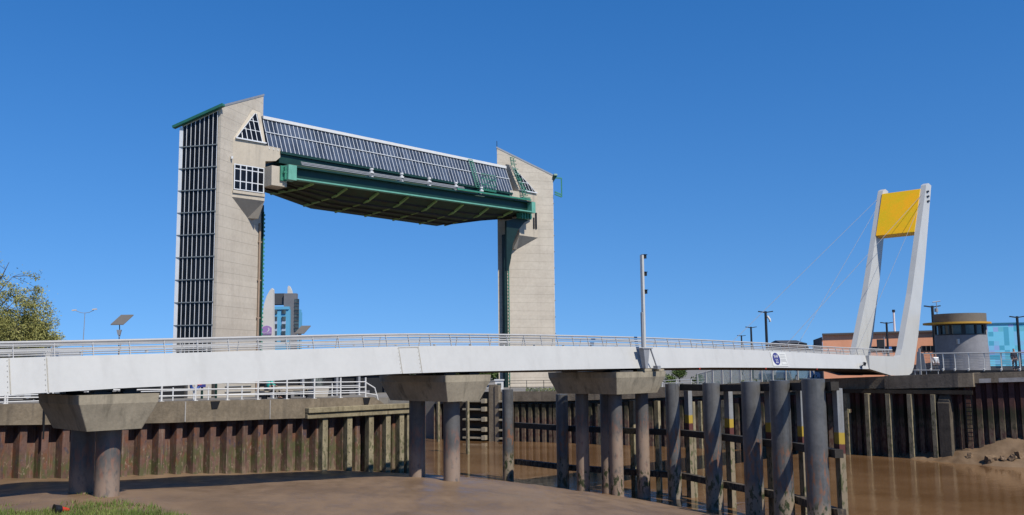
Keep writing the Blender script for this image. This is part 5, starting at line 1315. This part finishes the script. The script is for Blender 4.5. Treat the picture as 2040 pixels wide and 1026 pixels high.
kx = lambda px: (P3(px, 690, 129.5).x - A0[0]) / (A1[0] - A0[0])
for k0, k1 in ((kx(1730), kx(1800)), (kx(1832), kx(1880))):
    zlo, zhi = P3(1770, 700, YB + 5).z, P3(1770, 690.5, YB + 5).z
    a = (lerp(A0[0], A1[0], k0) + nx * .06, lerp(A0[1], A1[1], k0) + ny * .06); b = (lerp(A0[0], A1[0], k1) + nx * .06, lerp(A0[1], A1[1], k1) + ny * .06)
    mb = MB(F_); mb.beam((*a, (zlo + zhi) / 2), (*b, (zlo + zhi) / 2), .1, zhi - zlo); wn_ = mb.build('window_strip', GLASSD, hall)
    mb = MB(F_)
    for i in range(7):
        k = i / 6; x, y = lerp(a[0], b[0], k) + nx * .08, lerp(a[1], b[1], k) + ny * .08; mb.beam((x, y, zlo), (x, y, zhi), .1, .08)
    mb.build('window_bars', GREYD, wn_)
    x, y = lerp(a[0], b[0], .62) + nx * .12, lerp(a[1], b[1], .62) + ny * .12
    mb = MB(F_); mb.box(x - .35, x + .35, y - .05, y + .02, zlo + .1, zhi - .05); mb.build('blue_panel', mat('blue window panel', (.06, .26, .75), .05, 1, .5), wn_)
YM = 112; m0, m1 = P3(1963, 648, YM), P3(2075, 644, YM - 4)
mh = world_thing('mosaic_building', 'pale blue building clad in a mosaic of blue, teal and pink squares', 'building', m0.x + 4, YM, 0, rz=-8)
mb = MB(F_); zt_ = P3(2010, 646, YM).z; zlo = P3(2010, 729, YM).z
mb.loft([[(m0.x - 1.5, YM, z), (m1.x + 8, YM - 4, z), (m1.x + 9, YM + 12, z), (m0.x, YM + 14, z)] for z in (zlo, zt_)]); mb.build('mosaic_wall', MOSAIC, mh)
mb = MB(F_); mb.loft([[(m0.x - 1.4, YM + .1, z), (m1.x + 8, YM - 3.9, z), (m1.x + 9, YM + 12, z), (m0.x, YM + 14, z)] for z in (-.5, zlo - .02)]); mb.build('plinth', GREYD, mh)
mb = MB(F_); mb.loft([[(m0.x - 1.6, YM - .1, z), (m1.x + 8, YM - 4.1, z), (m1.x + 9, YM + 12, z), (m0.x, YM + 14, z)] for z in (zt_ + .01, zt_ + .16)]); mb.build('roof_edge', mat('blue roof edge', (.04, .22, .36), .1, 1, .5), mh)
lamps = [(1525, 620, 1528.5, 700, 96, 'tallest dark lamp post in the line left of the mast, under the stay cables'), (1496, 651, 1498, 700, 128, 'middle sized dark lamp post in the line left of the mast'), (1477, 668, 1478.5, 700, 165, 'smallest and farthest dark lamp post left of the mast'),
         (1766, 642, 1769, 700, 116, 'dark lamp post seen between the two mast legs'), (1857, 609, 1863, 720, 88, 'dark lamp post beside the round control building'), (2026, 630, 2033, 720, 96, 'dark lamp post in front of the mosaic building at the right edge')]
for px, py, bx, by, Y, lb in lamps:
    a, b = P3(px, py, Y), P3(bx, 735, Y); k = Y / 96
    e = world_thing('lamp_post', lb, 'lamp post', b.x, Y, .2 if Y < 100 else -.3, 'dark lamp posts on the far bank')
    mb = MB(F_); mb.tube([(a.x, Y, -.6), (a.x, Y, a.z)], .16, 8, .13); mb.build('post', DARKPOST, e)
    for sd in (-1, 1):
        mb = MB(F_); mb.beam((a.x + sd * .08, Y, a.z - .12), (a.x + sd * .75, Y, a.z - .02), .26, .10); mb.build('lamp_head', DARKPOST, e)
    if px == 1525:
        mb = MB(F_); mb.tube([(a.x + .15, Y, a.z - .5), (a.x + .42, Y, a.z - .85), (a.x + .42, Y, a.z - 1.1)], .12, 8); mb.build('camera_dome', RAILW, e)
v = P3(1780, 617, 150); b = P3(1783, 735, 150)
e = world_thing('flagpole', 'thin white mast rising behind the orange hall between the bridge mast legs', 'mast', v.x, 150, -.5)
mb = MB(F_); mb.tube([(v.x, 150, -.5), (v.x, 150, v.z - .4)], .22, 8, .16); mb.build('pole', RAILW, e)
mb = MB(F_); mb.cyl(v.x, 150, v.z - .4, v.z, .24, 10); mb.build('cap', DARKPOST, e)
v = P3(1754, 683, 110); e = world_thing('speaker_post', 'grey post with a black box in front of the orange hall', 'post', v.x + .5, 110, .0)
mb = MB(F_); mb.tube([(v.x + .45, 110, -.5), (v.x + .45, 110, v.z + .7)], .06, 6); mb.build('post', GREYM, e)
mb = MB(F_); mb.box(v.x - .4, v.x + .38, 109.8, 110.1, v.z - .5, v.z + .4); mb.build('box', BLACK, e)
# dark house and conifers on the skyline
v = P3(1582, 680, 150); hs = world_thing('dark_house', 'low dark roofed house on the skyline left of the orange hall', 'house', v.x, 150, -.5)
mb = MB(F_); zt_ = P3(1580, 684, 150).z; mb.box(v.x - 1.9, v.x + 1.6, 150, 158, -1, zt_); mb.build('wall', BRICKD, hs)
mb = MB(F_); zr_ = P3(1580, 678, 150).z; mb.loft([[(v.x - 2.1, 149.8, zt_ + .02), (v.x + 1.8, 149.8, zt_ + .02), (v.x + 1.8, 158.2, zt_ + .02), (v.x - 2.1, 158.2, zt_ + .02)], [(v.x - 1.9, 153.9, zr_ + .1), (v.x + 1.5, 153.9, zr_ + .1), (v.x + 1.5, 154.1, zr_ + .1), (v.x - 1.9, 154.1, zr_ + .1)]]); mb.build('roof', GREYD, hs)
for i, (px, py, Y, s) in enumerate(((1600, 675, 152, 1.0), (1687, 658, 158, 1.0), (1628, 668, 158, 1.3), (1736, 660, 158, .9))):
    v = P3(px, py, Y); bush('conifer', ['dark conifer top beside the low dark house', 'dark conifer top above the orange hall left of the far mast leg', 'dark conifer behind the brown end of the orange hall', 'dark shrub top above the orange hall right of the far mast leg'][i], px, py, Y, s, v.z + .8, LEAFDARK, 1500, .16, 50 + i, -.3, 'dark conifers behind the orange hall', 'conifer')

# walkers and their bits near the right edge
def walker(label, px, Y, coat, z):
    v = P3(px, 735, Y); e = world_thing('person', label, 'person', v.x, Y, z); f = lambda x, y, q: Vector((v.x + x, Y + y, z + q))
    n = [(f(0, 0, .95), .13), (f(0, 0, 1.2), .13), (f(0, 0, 1.42), .15), (f(0, 0, 1.53), .06), (f(0, 0, 1.62), .085), (f(0, 0, 1.72), .095)]; ed = [(0, 1), (1, 2), (2, 3), (3, 4), (4, 5)]
    for sd in (-1, 1):
        b0 = len(n); n += [(f(.19 * sd, 0, 1.42), .06), (f(.23 * sd, .02, 1.15), .045), (f(.21 * sd, -.08, .92), .034), (f(.21 * sd, -.10, .83), .035)]; ed += [(2, b0), (b0, b0 + 1), (b0 + 1, b0 + 2), (b0 + 2, b0 + 3)]
        h_ = b0 + 3
        for k in range(5):
            b1 = len(n); n.append((f(.21 * sd + (k - 2) * .014, -.115, .76 + .006 * abs(k - 2)), .009)); ed.append((h_, b1))
        b0 = len(n); n += [(f(.10 * sd, 0, .88), .09), (f(.11 * sd, -.03 * sd, .48), .06), (f(.11 * sd, .06 * sd, .08), .04), (f(.11 * sd, .06 * sd - .14, .04), .036)]; ed += [(0, b0), (b0, b0 + 1), (b0 + 1, b0 + 2), (b0 + 2, b0 + 3)]
    skin_mesh('body', n, ed, SKIN, e)
    skin_mesh('coat', [(f(0, 0, .9), .155), (f(0, 0, 1.2), .155), (f(0, 0, 1.43), .165), (f(0, 0, 1.52), .08)] + [(f(.20 * sd, 0, 1.43), .075) for sd in (-1, 1)] + [(f(.24 * sd, .02, 1.15), .06) for sd in (-1, 1)] + [(f(.215 * sd, -.08, .93), .048) for sd in (-1, 1)], [(0, 1), (1, 2), (2, 3), (2, 4), (2, 5), (4, 6), (5, 7), (6, 8), (7, 9)], coat, e)
    skin_mesh('trousers', [(f(0, 0, .9), .14)] + [(f(.10 * sd, 0, .85), .10) for sd in (-1, 1)] + [(f(.11 * sd, -.03 * sd, .48), .074) for sd in (-1, 1)] + [(f(.11 * sd, .06 * sd, .1), .056) for sd in (-1, 1)], [(0, 1), (0, 2), (1, 3), (2, 4), (3, 5), (4, 6)], TROUSER, e)
    skin_mesh('hair', [(f(0, .03, 1.68), .09), (f(0, .01, 1.77), .09)], [(0, 1)], HAIR, e, 1)
walker('person in white walking behind the railing between the gate and the round building', 1865, 80, RAILW, .45)
walker('person in dark clothes standing by the railing in front of the mosaic building', 2022, 74, TROUSER, .75)

# ================================================================== LIGHT, SKY, CAMERA
EL, AZD = rad(48), rad(6)
# towards the sun: mostly along -w (from behind the camera, to its right)
sv = W(-math.sin(AZD) * 1.0, -math.cos(AZD), 0) * math.cos(EL); sv.z = math.sin(EL)
sun = bpy.data.lights.new('sun', 'SUN'); sun.energy = 4.9; sun.angle = rad(.5); sun.color = (1, .94, .83)
so = bpy.data.objects.new('sun', sun); COL.objects.link(so); so.rotation_euler = sv.to_track_quat('Z', 'Y').to_euler(); so.location = (0, 0, 60)
wd = bpy.data.worlds.new('World'); scene.world = wd; wd.use_nodes = True
nt = wd.node_tree; sk = nt.nodes.new('ShaderNodeTexSky'); sk.sky_type = 'NISHITA'; sk.sun_disc = False
sk.sun_elevation = EL; sk.sun_rotation = math.atan2(sv.x, sv.y)
sk.altitude = 0; sk.air_density = 1.0; sk.dust_density = .0; sk.ozone_density = 3.0
tcw = nt.nodes.new('ShaderNodeTexCoord'); va = nt.nodes.new('ShaderNodeVectorMath'); va.operation = 'MULTIPLY_ADD'; va.inputs[1].default_value = (1, 1, .75); va.inputs[2].default_value = (0, 0, .165)
vn = nt.nodes.new('ShaderNodeVectorMath'); vn.operation = 'NORMALIZE'
nt.links.new(tcw.outputs['Generated'], va.inputs[0]); nt.links.new(va.outputs[0], vn.inputs[0]); nt.links.new(vn.outputs[0], sk.inputs['Vector'])
hs_ = nt.nodes.new('ShaderNodeHueSaturation'); hs_.inputs['Saturation'].default_value = 1.36; hs_.inputs['Hue'].default_value = .508; nt.links.new(sk.outputs[0], hs_.inputs['Color'])
nt.links.new(hs_.outputs[0], nt.nodes['Background'].inputs[0]); nt.nodes['Background'].inputs[1].default_value = .117
cam = bpy.data.cameras.new('camera'); co = bpy.data.objects.new('camera', cam); COL.objects.link(co)
cam.sensor_width = 36; cam.lens = 36 * F_PX / 2040; cam.clip_end = 9000; cam.clip_start = .2
M = Matrix((CX, CY, -FWD)).transposed().to_4x4(); M.translation = ORG; co.matrix_world = M
scene.camera = co
vs = scene.view_settings; vs.view_transform = 'Standard'; vs.look = 'None'; vs.exposure = .28; vs.gamma = 1
